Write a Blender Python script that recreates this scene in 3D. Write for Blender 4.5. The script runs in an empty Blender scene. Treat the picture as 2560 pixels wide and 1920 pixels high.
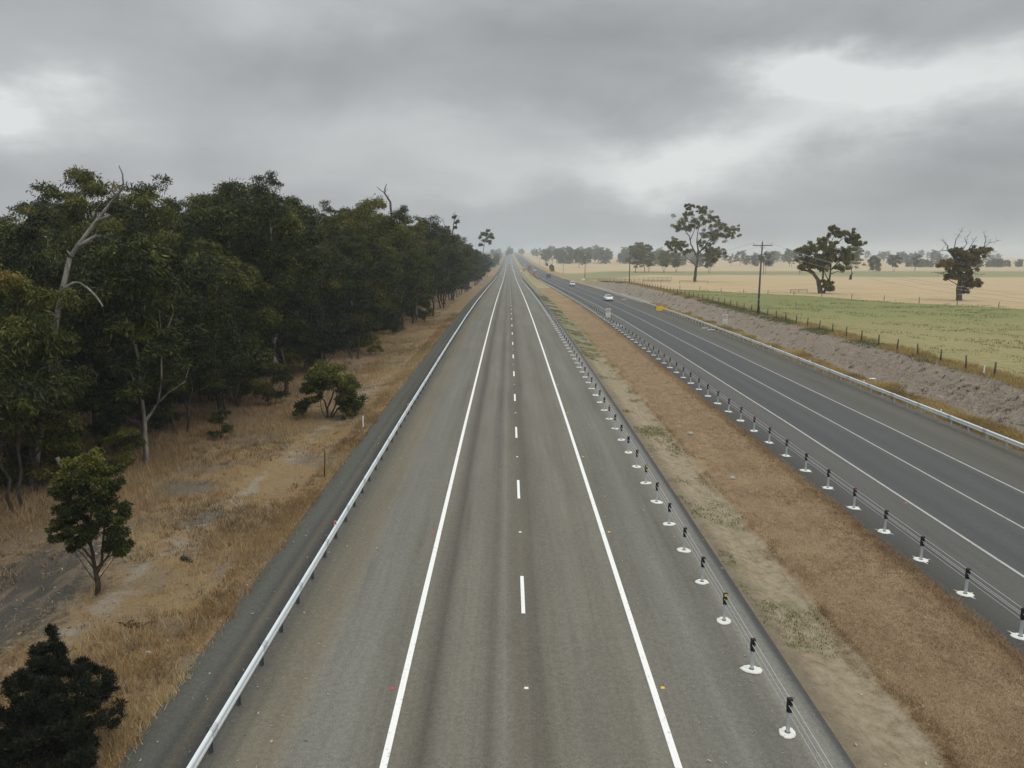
import bpy, math
import numpy as np
from mathutils import Vector

# ---------------------------------------------------------------- camera, light, exposure
S = bpy.context.scene
COL = S.collection
S.render.engine = 'CYCLES'
S.cycles.max_bounces = 6
S.cycles.diffuse_bounces = 3
S.cycles.transmission_bounces = 3
S.cycles.volume_bounces = 1
S.cycles.use_denoising = True
S.view_settings.view_transform = 'Standard'
S.view_settings.look = 'None'
S.view_settings.exposure = -0.12
S.view_settings.gamma = 1.0

PITCH, YAW, CAMZ = math.atan(325 / 1940), math.atan(8 / 1940), 12.46
cd = bpy.data.cameras.new('camera')
cd.sensor_width = 36
cd.lens = 36 * 1940 / 2560
cd.clip_start, cd.clip_end = 0.1, 12000
cam = bpy.data.objects.new('camera', cd)
COL.objects.link(cam)
cam.location = (0, 0, CAMZ)
cam.rotation_euler = (math.pi / 2 - PITCH, 0, -YAW)
S.camera = cam

SUN_EL, SUN_AZ = 52, 118          # degrees; azimuth clockwise from +Y
sd = bpy.data.lights.new('sun', 'SUN')
sd.energy = 0.8
sd.angle = math.radians(24)
sd.color = (1.0, 0.965, 0.92)
sun = bpy.data.objects.new('sun', sd)
COL.objects.link(sun)
se, sa = math.radians(SUN_EL), math.radians(SUN_AZ)
sun_dir = Vector((math.cos(se) * math.sin(sa), math.cos(se) * math.cos(sa), math.sin(se)))
sun.rotation_euler = sun_dir.to_track_quat('Z', 'Y').to_euler()
sun.location = (60, -40, 120)


# ---------------------------------------------------------------- node helpers
class NT:
    def __init__(s, tree):
        s.t = tree
        tree.nodes.clear()

    def n(s, typ, ins=None, **props):
        nd = s.t.nodes.new(typ)
        for k, v in props.items():
            setattr(nd, k, v)
        for k, v in (ins or {}).items():
            sk = nd.inputs[k]
            if isinstance(v, bpy.types.NodeSocket):
                s.t.links.new(v, sk)
            else:
                sk.default_value = v
        return nd

    def link(s, a, b):
        s.t.links.new(a, b)

    def m(s, op, a, b=0.0, c=0.0, clamp=False):
        return s.n('ShaderNodeMath', {0: a, 1: b, 2: c}, operation=op, use_clamp=clamp).outputs[0]

    def sstep(s, v, a, b):
        nd = s.n('ShaderNodeMapRange', {'Value': v, 'From Min': a, 'From Max': b}, interpolation_type='SMOOTHSTEP')
        return nd.outputs[0]

    def noise(s, vec, scale, detail=3.0, rough=0.55, dist=0.0, out=0):
        return s.n('ShaderNodeTexNoise', {'Vector': vec, 'Scale': scale, 'Detail': detail, 'Roughness': rough, 'Distortion': dist}).outputs[out]

    def mix(s, f, a, b, blend='MIX'):
        nd = s.n('ShaderNodeMix', data_type='RGBA', blend_type=blend, clamp_factor=True)
        for i, v in ((0, f), (6, a), (7, b)):
            if isinstance(v, bpy.types.NodeSocket):
                s.link(v, nd.inputs[i])
            else:
                nd.inputs[i].default_value = v if i == 0 else (v if len(v) == 4 else (*v, 1))
        return nd.outputs[2]

    def ramp(s, f, stops, interp='LINEAR'):
        nd = s.n('ShaderNodeValToRGB', {0: f})
        cr = nd.color_ramp
        cr.interpolation = interp
        while len(cr.elements) < len(stops):
            cr.elements.new(0.5)
        for e, (p, c) in zip(cr.elements, stops):
            e.position = p
            e.color = (*c, 1) if len(c) == 3 else c
        return nd.outputs[0]

    def pos(s):
        g = s.n('ShaderNodeNewGeometry').outputs['Position']
        sp = s.n('ShaderNodeSeparateXYZ', {0: g})
        return g, sp.outputs[0], sp.outputs[1], sp.outputs[2]

    def scaled(s, v, sc):
        return s.n('ShaderNodeVectorMath', {0: v, 1: sc}, operation='MULTIPLY').outputs[0]

    def out(s, color, rough=0.8, spec=0.3, metal=0.0, bump=None, bstr=0.4, bdist=0.02):
        b = s.n('ShaderNodeBsdfPrincipled')
        for k, v in (('Base Color', color), ('Roughness', rough), ('Specular IOR Level', spec), ('Metallic', metal)):
            if isinstance(v, bpy.types.NodeSocket):
                s.link(v, b.inputs[k])
            elif k == 'Base Color':
                b.inputs[k].default_value = (*v, 1) if len(v) == 3 else v
            else:
                b.inputs[k].default_value = v
        if bump is not None:
            bp = s.n('ShaderNodeBump', {'Height': bump, 'Strength': bstr, 'Distance': bdist})
            s.link(bp.outputs[0], b.inputs['Normal'])
        o = s.n('ShaderNodeOutputMaterial')
        s.link(b.outputs[0], o.inputs[0])
        return b


def newmat(name):
    m = bpy.data.materials.new(name)
    m.use_nodes = True
    return m, NT(m.node_tree)


# ---------------------------------------------------------------- sky
W = bpy.data.worlds.new("World")
S.world = W
W.use_nodes = True
w = NT(W.node_tree)
gen = w.n('ShaderNodeTexCoord').outputs['Generated']
sky = w.n('ShaderNodeTexSky', sky_type='NISHITA', sun_disc=False, sun_elevation=se, sun_rotation=sa, air_density=1.0, dust_density=3.0)
bg1 = w.n('ShaderNodeBackground', {'Color': sky.outputs[0], 'Strength': 0.08})
d = w.n('ShaderNodeVectorMath', {0: gen}, operation='NORMALIZE').outputs[0]
sp = w.n('ShaderNodeSeparateXYZ', {0: d})
dx, dy, dz = sp.outputs[0], sp.outputs[1], sp.outputs[2]
dzp = w.m('MAXIMUM', dz, 0.0)
den = w.m('ADD', dzp, 0.16)
plane = w.n('ShaderNodeCombineXYZ', {0: w.m('DIVIDE', dx, den), 1: w.m('DIVIDE', dy, den), 2: 0.37}).outputs[0]
n1 = w.noise(w.scaled(plane, (0.85, 1.0, 1.0)), 0.9, 6.0, 0.55, 0.35)
n2 = w.noise(plane, 2.3, 5.0, 0.6, 0.2)
ang = w.n('ShaderNodeCombineXYZ', {0: w.m('MULTIPLY', dx, 2.4), 1: w.m('MULTIPLY', dy, 1.2), 2: w.m('MULTIPLY', dz, 4.6)}).outputs[0]
n3 = w.noise(ang, 1.55, 5.0, 0.52, 0.5)
ang2 = w.n('ShaderNodeCombineXYZ', {0: w.m('MULTIPLY', dx, 3.0), 1: 4.7, 2: w.m('MULTIPLY', dz, 6.0)}).outputs[0]
n4 = w.noise(ang2, 2.1, 6.0, 0.58)
n5 = w.noise(w.n('ShaderNodeVectorMath', {0: ang2, 1: (7.3, 2.0, 3.1)}, operation='ADD').outputs[0], 2.1, 6.0, 0.58)
yy = w.m('MAXIMUM', dy, 0.05)
front = w.sstep(dy, 0.1, 0.4)
pp = w.m('ADD', w.m('DIVIDE', dx, yy), w.m('MULTIPLY', w.m('SUBTRACT', n4, 0.5), 0.26))
qq = w.m('ADD', w.m('DIVIDE', dz, yy), w.m('MULTIPLY', w.m('SUBTRACT', n5, 0.5), 0.13))
blobs = [(-0.62, 0.180, .058, .023, .46), (-0.57, .150, .08, .022, .14), (0.385, .219, .055, .024, .42), (0.50, .210, .12, .022, .30), (0.45, .176, .070, .025, .32), (0.31, .142, .085, .022, .34),
         (0.205, .108, .065, .022, .30), (.10, .085, .07, .014, .12), (0.66, .234, .08, .026, .28), (-0.26, .290, .10, .028, .12), (-0.05, .150, .13, .022, .10),
         (0.06, .10, .16, .02, .09), (0.62, .085, .16, .05, -.13), (0.10, .20, .15, .045, -.07), (-.10, .26, .12, .03, -.06), (0.22, .27, .16, .022, -.07), (-0.32, .215, .16, .03, -.04)]
tot = None
for (bp_, bq, sx, sy, am) in blobs:
    a = w.m('DIVIDE', w.m('SUBTRACT', pp, bp_), sx)
    b = w.m('DIVIDE', w.m('SUBTRACT', qq, bq), sy)
    e = w.m('EXPONENT', w.m('MULTIPLY', w.m('ADD', w.m('MULTIPLY', a, a), w.m('MULTIPLY', b, b)), -0.5))
    e = w.m('MULTIPLY', e, am)
    tot = e if tot is None else w.m('ADD', tot, e)
tot = w.m('MULTIPLY', tot, front)
base = w.m('ADD', 0.51, w.m('MULTIPLY', w.m('SUBTRACT', n1, 0.5), 0.16))
base = w.m('ADD', base, w.m('MULTIPLY', w.m('SUBTRACT', n3, 0.5), 0.34))
base = w.m('MAXIMUM', base, 0.36)
# brightness grows towards the zenith, as it does under real stratus
zen = w.m('ADD', 1.0, w.m('MULTIPLY', w.sstep(dz, 0.33, 0.95), 2.5))
val = w.m('MINIMUM', w.m('ADD', w.m('MULTIPLY', base, zen), tot), 1.6)
val = w.m('MINIMUM', val, w.m('ADD', 0.86, w.m('MULTIPLY', w.sstep(dz, 0.33, 0.7), 3.0)))
warm = w.mix(w.sstep(val, 0.35, 0.85), (0.955, 0.992, 1.02), (0.97, 1.0, 0.99))
ccol = w.n('ShaderNodeVectorMath', {0: warm, 1: w.n('ShaderNodeCombineXYZ', {0: val, 1: val, 2: val}).outputs[0]}, operation='MULTIPLY').outputs[0]
bg2 = w.n('ShaderNodeBackground', {'Color': ccol, 'Strength': 1.0})
mx = w.n('ShaderNodeMixShader', {0: 0.94, 1: bg1.outputs[0], 2: bg2.outputs[0]})
w.link(mx.outputs[0], w.n('ShaderNodeOutputWorld').inputs[0])


# ---------------------------------------------------------------- terrain shape
def sst(a, b, x):
    t = np.clip((np.asarray(x, float) - a) / (b - a), 0, 1)
    return t * t * (3 - 2 * t)


ZK = np.array([(-200, -2.6), (-60, -.96), (17, .27), (52, .82), (92, 1.2), (132, 1.4), (178, 1.3), (235, .75), (295, .1), (380, -.9), (456, -1.5), (570, -1.85), (700, -1.9), (900, -1.5), (1144, -.7), (1400, 2), (1625, 5), (2500, 13), (4400, 24)])
PK = np.array([(-200, 0.), (-60, 1.0), (60, 2.85), (120, 3.4), (200, 3.5), (255, 3.2), (320, 1.4), (397, -.95), (560, -1.4), (700, -1.9), (900, -1.5), (1144, -.7), (1400, 2), (1625, 5), (2500, 13), (4400, 24)])
QK = np.array([(-200, 1.), (-60, 1.6), (60, 2.85), (120, 3.3), (200, 3.3), (260, 2.9), (400, 1.5), (560, .2), (700, -.8), (900, -1.4), (1144, -.7), (1400, 2), (1625, 5), (2500, 13), (4400, 24)])


def zr(Y):
    return np.interp(Y, ZK[:, 0], ZK[:, 1])


def ground(X, Y):
    X = np.asarray(X, float)
    Y = np.asarray(Y, float)
    r = zr(Y)
    pl = np.interp(Y, PK[:, 0], PK[:, 1])
    q = np.interp(Y, QK[:, 0], QK[:, 1])
    pl = pl + (q - pl) * sst(48, 75, X)
    pl = pl - np.maximum(pl + .7, 0) * sst(1150, 1700, Y) * sst(140, 420, X)
    z = r + (pl - r) * sst(33.0, 37.8, X)
    z = z - .28 * sst(8.5, 10.2, X) * (1 - sst(12.5, 15.6, X))
    z = z + .10 * sst(10.75, 11.0, X) * (1 - sst(11.2, 13.5, X))
    z = z - .35 * sst(-9.6, -13, X)
    return z


def gz(x, y):
    return float(ground(x, y))


rngG = np.random.default_rng(11)


def lump(X, Y, f, seed):
    """cheap smooth pseudo-noise, about -1..1"""
    r = np.random.default_rng(seed)
    v = 0
    for k in range(7):
        a = r.uniform(0, 6.283)
        ff = f * r.uniform(.5, 2.2)
        v = v + np.sin((X * math.cos(a) + Y * math.sin(a)) * ff + r.uniform(0, 6.28)) / 2.6
    return v


# ---------------------------------------------------------------- mesh helpers
def np_mesh(name, V, F, mats, attrs=None, smooth=False, midx=None):
    V = np.asarray(V, np.float32)
    F = np.asarray(F, np.int32)
    me = bpy.data.meshes.new(name)
    nf, k = F.shape
    me.vertices.add(len(V))
    me.vertices.foreach_set('co', V.ravel())
    me.loops.add(nf * k)
    me.loops.foreach_set('vertex_index', F.ravel())
    me.polygons.add(nf)
    me.polygons.foreach_set('loop_start', np.arange(nf, dtype=np.int32) * k)
    if smooth:
        me.polygons.foreach_set('use_smooth', np.ones(nf, bool))
    if midx is not None:
        me.polygons.foreach_set('material_index', np.asarray(midx, np.int32))
    for key, arr in (attrs or {}).items():
        at = me.attributes.new(key, 'FLOAT', 'FACE')
        at.data.foreach_set('value', np.asarray(arr, np.float32))
    for m in (mats if isinstance(mats, (list, tuple)) else [mats]):
        me.materials.append(m)
    me.update()
    me.validate()
    return me


def obj(name, me, parent=None, loc=(0, 0, 0), rot=(0, 0, 0)):
    o = bpy.data.objects.new(name, me)
    COL.objects.link(o)
    o.location = loc
    o.rotation_euler = rot
    if parent:
        o.parent = parent
    return o


def tag(o, label=None, cat=None, group=None, kind=None):
    for k, v in (('label', label), ('category', cat), ('group', group), ('kind', kind)):
        if v:
            o[k] = v
    return o


def thing(name, label, cat, loc=(0, 0, 0), rz=0.0, group=None):
    return tag(obj(name, None, None, loc, (0, 0, rz)), label, cat, group)


def dup(root, loc, rz=0.0, scale=None, label=None, group=None):
    r = root.copy()
    COL.objects.link(r)
    r.location = loc
    r.rotation_euler = (0, 0, rz)
    if scale is not None:
        r.scale = scale
    if label:
        r['label'] = label
    if group:
        r['group'] = group
    for ch in root.children:
        c = ch.copy()
        COL.objects.link(c)
        c.parent = r
        for g in ch.children:
            e = g.copy()
            COL.objects.link(e)
            e.parent = c
    return r


class B:
    """collects polygons of any size into one mesh"""

    def __init__(s):
        s.v, s.f, s.sm = [], [], []

    def add(s, vs, fs, smooth=False):
        o = len(s.v)
        s.v += [tuple(map(float, p)) for p in vs]
        s.f += [[i + o for i in f] for f in fs]
        s.sm += [smooth] * len(fs)
        return s

    def box(s, c, d, bev=0.0, rz=0.0):
        x, y, z = d[0] / 2, d[1] / 2, d[2] / 2
        if bev <= 0:
            vs = [(a * x, b * y, e * z) for e in (-1, 1) for b in (-1, 1) for a in (-1, 1)]
            fs = [(0, 2, 3, 1), (4, 5, 7, 6), (0, 1, 5, 4), (2, 6, 7, 3), (0, 4, 6, 2), (1, 3, 7, 5)]
        else:
            b_ = min(bev, x * .9, y * .9, z * .9)
            ring = lambda X, Y, Z: [(-X + b_, -Y, Z), (X - b_, -Y, Z), (X, -Y + b_, Z), (X, Y - b_, Z), (X - b_, Y, Z), (-X + b_, Y, Z), (-X, Y - b_, Z), (-X, -Y + b_, Z)]
            vs = ring(x - b_, y - b_, -z) + ring(x, y, -z + b_) + ring(x, y, z - b_) + ring(x - b_, y - b_, z)
            fs = [tuple(range(7, -1, -1)), tuple(range(24, 32))]
            for k in range(3):
                for i in range(8):
                    j = (i + 1) % 8
                    fs.append((k * 8 + i, k * 8 + j, k * 8 + 8 + j, k * 8 + 8 + i))
        ca, sa_ = math.cos(rz), math.sin(rz)
        vs = [(c[0] + p[0] * ca - p[1] * sa_, c[1] + p[0] * sa_ + p[1] * ca, c[2] + p[2]) for p in vs]
        return s.add(vs, fs)

    def tube(s, pts, rad, n=8, cap=True, smooth=True):
        P = [Vector(p) for p in pts]
        R = rad if isinstance(rad, (list, tuple, np.ndarray)) else [rad] * len(P)
        vs, fs = [], []
        up = None
        for i, p in enumerate(P):
            t = (P[min(i + 1, len(P) - 1)] - P[max(i - 1, 0)]).normalized()
            if up is None:
                up = Vector((1, 0, 0)) if abs(t.x) < .8 else Vector((0, 1, 0))
            a = t.cross(up).normalized()
            b = t.cross(a).normalized()
            up = -b if False else up
            for k in range(n):
                q = 2 * math.pi * k / n
                vs.append(p + (a * math.cos(q) + b * math.sin(q)) * R[i])
        for i in range(len(P) - 1):
            for k in range(n):
                j = (k + 1) % n
                fs.append((i * n + k, i * n + j, (i + 1) * n + j, (i + 1) * n + k))
        s.add(vs, fs, smooth)
        if cap:
            o = len(s.v) - len(vs)
            s.f.append([o + k for k in range(n - 1, -1, -1)])
            s.f.append([o + (len(P) - 1) * n + k for k in range(n)])
            s.sm += [False, False]
        return s

    def cyl(s, c, r, h, n=16, axis='z', r2=None):
        d_ = {'x': Vector((1, 0, 0)), 'y': Vector((0, 1, 0)), 'z': Vector((0, 0, 1))}[axis]
        c = Vector(c)
        return s.tube([c - d_ * h / 2, c + d_ * h / 2], [r, r if r2 is None else r2], n)

    def quad(s, *p):
        return s.add(p, [tuple(range(len(p)))])

    def prism(s, poly, y0, y1, axis='y'):
        """extrude an (a, z) polygon along y (or x)"""
        n = len(poly)
        if axis == 'y':
            vs = [(a, y0, z) for a, z in poly] + [(a, y1, z) for a, z in poly]
        else:
            vs = [(y0, a, z) for a, z in poly] + [(y1, a, z) for a, z in poly]
        fs = [tuple(range(n)), tuple(range(2 * n - 1, n - 1, -1))] + [(i, i + n, (i + 1) % n + n, (i + 1) % n) for i in range(n)]
        return s.add(vs, fs)

    def mesh(s, name, mat):
        me = bpy.data.meshes.new(name)
        me.from_pydata(s.v, [], s.f)
        me.polygons.foreach_set('use_smooth', s.sm)
        me.materials.append(mat)
        me.update()
        return me

    def build(s, name, mat, parent=None, loc=(0, 0, 0)):
        return obj(name, s.mesh(name, mat), parent, loc)


# ---------------------------------------------------------------- materials
def flat(name, col, rough=0.6, spec=0.4, metal=0.0, var=0.12, scale=6.0):
    m, t = newmat(name)
    g = t.n('ShaderNodeTexCoord').outputs['Object']
    n = t.noise(g, scale, 4.0, 0.6)
    c = t.mix(n, tuple(x * (1 - var) for x in col), tuple(min(1, x * (1 + var)) for x in col))
    t.out(c, rough, spec, metal)
    return m


def mat_carriageway(name, stops, x0, x1, grain, warp=0.55, streak=0.16, patch=0.10):
    m, t = newmat(name)
    g, X, Y, Z = t.pos()
    wob = t.noise(t.scaled(g, (0.0, .03, 0)), 1.0, 2.0)
    xw = t.m('ADD', X, t.m('MULTIPLY', t.m('SUBTRACT', wob, 0.5), warp))
    f = t.m('DIVIDE', t.m('SUBTRACT', xw, x0), x1 - x0, clamp=True)
    col = t.ramp(f, [((p - x0) / (x1 - x0), c) for p, c in stops])
    st = t.noise(t.scaled(g, (3.2, .012, 0)), 1.0, 4.0, 0.65)
    st2 = t.noise(t.scaled(g, (.9, .035, 0)), 1.0, 3.0, 0.6)
    k = t.m('ADD', 1.0, t.m('MULTIPLY', t.m('SUBTRACT', st, 0.5), streak * 2.0))
    k = t.m('MULTIPLY', k, t.m('ADD', 1.0, t.m('MULTIPLY', t.m('SUBTRACT', st2, 0.5), patch * 2.0)))
    ptc = t.noise(t.scaled(g, (.5, .09, 0)), 1.0, 4.0, 0.6)
    k = t.m('MULTIPLY', k, t.m('ADD', 1.0, t.m('MULTIPLY', t.m('SUBTRACT', ptc, 0.5), patch * 2.2)))
    fine = t.noise(g, 32.0, 3.0, 0.75)
    mid = t.noise(g, 7.0, 3.0, 0.7)
    fs, ms_ = t.sstep(fine, 0.30, 0.70), t.sstep(mid, 0.32, 0.68)
    k = t.m('MULTIPLY', k, t.m('ADD', 1.0, t.m('MULTIPLY', t.m('SUBTRACT', fs, 0.5), grain * 1.3)))
    k = t.m('MULTIPLY', k, t.m('ADD', 1.0, t.m('MULTIPLY', t.m('SUBTRACT', ms_, 0.5), grain * .5)))
    # wandering darker tyre bands and drips
    wn = t.noise(t.scaled(g, (1.3, .05, 0)), 1.0, 5.0, 0.65, 0.5)
    k = t.m('MULTIPLY', k, t.m('SUBTRACT', 1.0, t.m('MULTIPLY', t.sstep(wn, 0.52, 0.70), 0.16)))
    dr = t.sstep(t.noise(t.scaled(g, (2.2, .5, 0)), 1.0, 4.0, 0.7), 0.66, 0.74)
    k = t.m('MULTIPLY', k, t.m('SUBTRACT', 1.0, t.m('MULTIPLY', dr, 0.14)))
    kk = t.n('ShaderNodeCombineXYZ', {0: k, 1: k, 2: k}).outputs[0]
    c = t.n('ShaderNodeVectorMath', {0: col, 1: kk}, operation='MULTIPLY').outputs[0]
    spk = t.sstep(t.noise(g, 55.0, 1.0, 0.4), 0.70, 0.76)
    c = t.mix(t.m('MULTIPLY', spk, 0.35), c, (0.42, 0.39, 0.32))
    t.out(c, 0.86, 0.25, bump=fine, bstr=0.35, bdist=0.012)
    return m


# chip seal carriageway: gravel verge, shoulder, wheel tracks, lane joint
A = (.176, .172, .152)
SH = (.160, .160, .146)
M_ROAD1 = mat_carriageway('pale_chip_seal', [
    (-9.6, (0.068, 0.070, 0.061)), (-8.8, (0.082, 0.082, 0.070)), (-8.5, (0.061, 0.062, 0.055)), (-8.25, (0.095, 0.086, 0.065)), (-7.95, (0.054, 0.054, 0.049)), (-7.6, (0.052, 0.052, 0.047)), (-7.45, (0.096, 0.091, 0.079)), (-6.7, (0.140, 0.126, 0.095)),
    (-5.9, (0.160, 0.140, 0.101)), (-5.3, (0.151, 0.145, 0.124)), (-4.3, (0.156, 0.153, 0.131)), (-3.5, (0.144, 0.136, 0.110)), (-2.75, (0.153, 0.140, 0.113)), (-2.2, (0.089, 0.080, 0.065)),
    (-1.75, (0.153, 0.145, 0.117)), (-1.1, (0.166, 0.155, 0.126)), (-.55, (0.113, 0.104, 0.085)), (-.15, (0.169, 0.158, 0.131)), (.12, (0.135, 0.121, 0.096)), (.9, (0.112, 0.100, 0.080)), (1.3, (0.148, 0.136, 0.109)),
    (2.0, (0.160, 0.149, 0.122)), (2.9, (0.148, 0.138, 0.111)), (3.7, (0.158, 0.148, 0.120)), (4.7, (0.148, 0.140, 0.115)), (5.6, (0.158, 0.153, 0.131)), (6.5, (0.146, 0.140, 0.117)), (7.1, (0.148, 0.140, 0.118)),
    (7.55, (0.203, 0.193, 0.163)), (8.05, (0.166, 0.163, 0.147)), (8.2, (0.068, 0.067, 0.065)), (8.45, (0.061, 0.060, 0.058))], -9.6, 8.45, 0.42, streak=0.22, patch=0.19)
M_ROAD2 = mat_carriageway('dark_asphalt', [
    (15.6, (0.075, 0.071, 0.059)), (16.1, (0.064, 0.063, 0.057)), (17.3, (0.085, 0.083, 0.076)), (18.2, (0.101, 0.099, 0.088)), (19.2, (0.099, 0.097, 0.088)), (19.7, (0.078, 0.079, 0.078)), (20.4, (0.069, 0.073, 0.073)),
    (21.1, (0.083, 0.084, 0.083)), (21.9, (0.073, 0.076, 0.076)), (22.6, (0.087, 0.086, 0.082)), (23.6, (0.071, 0.075, 0.075)), (24.3, (0.083, 0.084, 0.083)), (25.2, (0.071, 0.075, 0.075)), (25.8, (0.088, 0.087, 0.081)),
    (26.5, (0.097, 0.093, 0.082)), (27.6, (0.087, 0.083, 0.072)), (28.8, (0.102, 0.097, 0.081)), (30.2, (0.091, 0.086, 0.073)), (31.0, (0.138, 0.120, 0.084))], 15.6, 31.0, 0.28, streak=0.10, patch=0.08)


def mat_paint(name, col, wear):
    m, t = newmat(name)
    g, X, Y, Z = t.pos()
    n = t.noise(g, 9.0, 5.0, 0.7)
    f = t.sstep(n, wear, wear + 0.16)
    fine = t.noise(g, 40.0, 2.0, 0.7)
    c = t.mix(f, (.20, .19, .17), col)
    c = t.mix(t.m('MULTIPLY', fine, 0.14), c, (.30, .29, .27))
    t.out(c, 0.7, 0.3)
    return m


M_LINE = mat_paint('white_line_paint', (.84, .84, .81), 0.27)
M_LINE2 = mat_paint('worn_line_paint', (.42, .42, .40), 0.33)


def mat_verge():
    m, t = newmat('dry_verge')
    g, X, Y, Z = t.pos()
    a = t.noise(g, 0.16, 5.0, 0.62, 0.6)
    b = t.noise(g, 0.6, 5.0, 0.65, 0.4)
    c_ = t.noise(g, 3.5, 5.0, 0.7)
    fine = t.noise(t.scaled(g, (1, 1, 1)), 17.0, 4.0, 0.75)
    col = t.ramp(a, [(.25, (.165, .128, .090)), (.42, (.215, .165, .108)), (.52, (.285, .200, .105)), (.62, (.270, .178, .085)), (.78, (.215, .172, .122))])
    col = t.mix(t.m('MULTIPLY', t.sstep(b, .50, .66), .75), col, (.175, .152, .122))
    col = t.mix(t.m('MULTIPLY', t.sstep(c_, .56, .70), .6), col, (.350, .262, .150))
    # pale bare soil streak, running along the foot of the wood
    px = t.m('ADD', X, t.m('MULTIPLY', Y, -0.055))
    band = t.m('SUBTRACT', 1.0, t.m('MULTIPLY', t.m('ABSOLUTE', t.m('ADD', px, 15.9)), 0.75), clamp=True)
    col = t.mix(t.m('MULTIPLY', t.m('MULTIPLY', band, t.sstep(b, .50, .62)), .5), col, (.430, .375, .300))
    # grey gravel service track and the spilled gravel beside it
    def spot(cx, cy, rx, ry, rot):
        cr, sr = math.cos(rot), math.sin(rot)
        u = t.m('ADD', t.m('MULTIPLY', X, cr / rx), t.m('MULTIPLY', Y, sr / rx))
        v = t.m('ADD', t.m('MULTIPLY', X, -sr / ry), t.m('MULTIPLY', Y, cr / ry))
        u = t.m('SUBTRACT', u, (cx * cr + cy * sr) / rx)
        v = t.m('SUBTRACT', v, (-cx * sr + cy * cr) / ry)
        r2 = t.m('SQRT', t.m('ADD', t.m('MULTIPLY', u, u), t.m('MULTIPLY', v, v)))
        r2 = t.m('ADD', r2, t.m('MULTIPLY', t.m('SUBTRACT', c_, .5), 1.7))
        r2 = t.m('ADD', r2, t.m('MULTIPLY', t.m('SUBTRACT', b, .5), 1.4))
        return t.m('SUBTRACT', 1.0, t.sstep(r2, .60, 1.15))
    tr = t.noise(t.scaled(g, (1.6, .25, 0)), 1.0, 3.0, 0.6)
    tcol = t.mix(t.sstep(tr, .46, .64), (.068, .066, .060), (.165, .132, .096))
    k1 = spot(-18.4, 26.0, 3.0, 8.5, 0.06)
    col = t.mix(t.m('MULTIPLY', k1, .92), col, tcol)
    k2 = t.m('MAXIMUM', spot(-17.2, 39.6, 1.9, 1.5, 0.3), spot(-14.2, 35.2, .7, 1.7, -0.2))
    col = t.mix(t.m('MULTIPLY', k2, .75), col, (.120, .122, .102))
    # leaf litter under the wood
    lit = t.m('MULTIPLY', t.sstep(X, -17.5, -24.0), .65)
    col = t.mix(lit, col, (.115, .068, .036))
    v = t.m('ADD', .62, t.m('MULTIPLY', fine, .76))
    vv = t.n('ShaderNodeCombineXYZ', {0: v, 1: v, 2: v}).outputs[0]
    col = t.n('ShaderNodeVectorMath', {0: col, 1: vv}, operation='MULTIPLY').outputs[0]
    t.out(col, 0.95, 0.1, bump=t.m('ADD', fine, t.m('MULTIPLY', c_, 2.0)), bstr=0.9, bdist=0.07)
    return m


def mat_median():
    m, t = newmat('median_ground')
    g, X, Y, Z = t.pos()
    a = t.noise(g, 0.55, 5.0, 0.65)
    b = t.noise(g, 2.6, 5.0, 0.7)
    fine = t.noise(g, 19.0, 4.0, 0.75)
    dirt = t.ramp(b, [(.28, (.190, .152, .098)), (.5, (.312, .258, .176)), (.72, (.388, .332, .244))])
    rut = t.noise(t.scaled(g, (2.4, .12, 0)), 1.0, 4.0, 0.65)
    dirt = t.mix(t.m('MULTIPLY', t.sstep(rut, .54, .68), .55), dirt, (.170, .130, .070))
    near = t.m('SUBTRACT', 1.0, t.sstep(X, 8.5, 9.3))
    dirt = t.mix(t.m('MULTIPLY', near, .6), dirt, (.155, .125, .085))
    gm = t.m('MULTIPLY', t.sstep(a, .57, .66), t.sstep(b, .40, .6))
    dirt = t.mix(t.m('MULTIPLY', gm, .6), dirt, (.115, .135, .048))
    # greener towards the crest
    far = t.sstep(Y, 55.0, 130.0)
    gb = t.m('MULTIPLY', far, t.sstep(t.noise(t.scaled(g, (.6, .10, 0)), 1.0, 3.0, .6), .40, .58))
    dirt = t.mix(t.m('MULTIPLY', gb, .85), dirt, (.145, .172, .062))
    dirt = t.mix(t.m('MULTIPLY', far, .35), dirt, (.20, .185, .13))
    grass = t.ramp(t.noise(t.scaled(g, (1.0, .5, 1)), 1.1, 5.0, .7), [(.25, (.222, .154, .092)), (.5, (.297, .210, .128)), (.75, (.342, .256, .158))])
    grass = t.mix(t.m('MULTIPLY', t.sstep(X, 14.6, 15.6), .7), grass, (.235, .165, .075))
    grass = t.mix(t.sstep(Y, 90.0, 260.0), grass, (.355, .272, .165))
    grass = t.mix(t.m('MULTIPLY', t.sstep(Y, 260.0, 420.0), .6), grass, (.235, .220, .115))
    e = t.m('ADD', X, t.m('MULTIPLY', t.m('SUBTRACT', a, .5), 1.5))
    e = t.m('ADD', e, t.m('MULTIPLY', t.m('SUBTRACT', b, .5), .6))
    col = t.mix(t.sstep(e, 10.75, 10.95), dirt, grass)
    v = t.m('ADD', .66, t.m('MULTIPLY', fine, .68))
    vv = t.n('ShaderNodeCombineXYZ', {0: v, 1: v, 2: v}).outputs[0]
    col = t.n('ShaderNodeVectorMath', {0: col, 1: vv}, operation='MULTIPLY').outputs[0]
    t.out(col, 0.95, 0.1, bump=t.m('ADD', fine, t.m('MULTIPLY', b, 2.0)), bstr=0.9, bdist=0.06)
    return m


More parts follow.
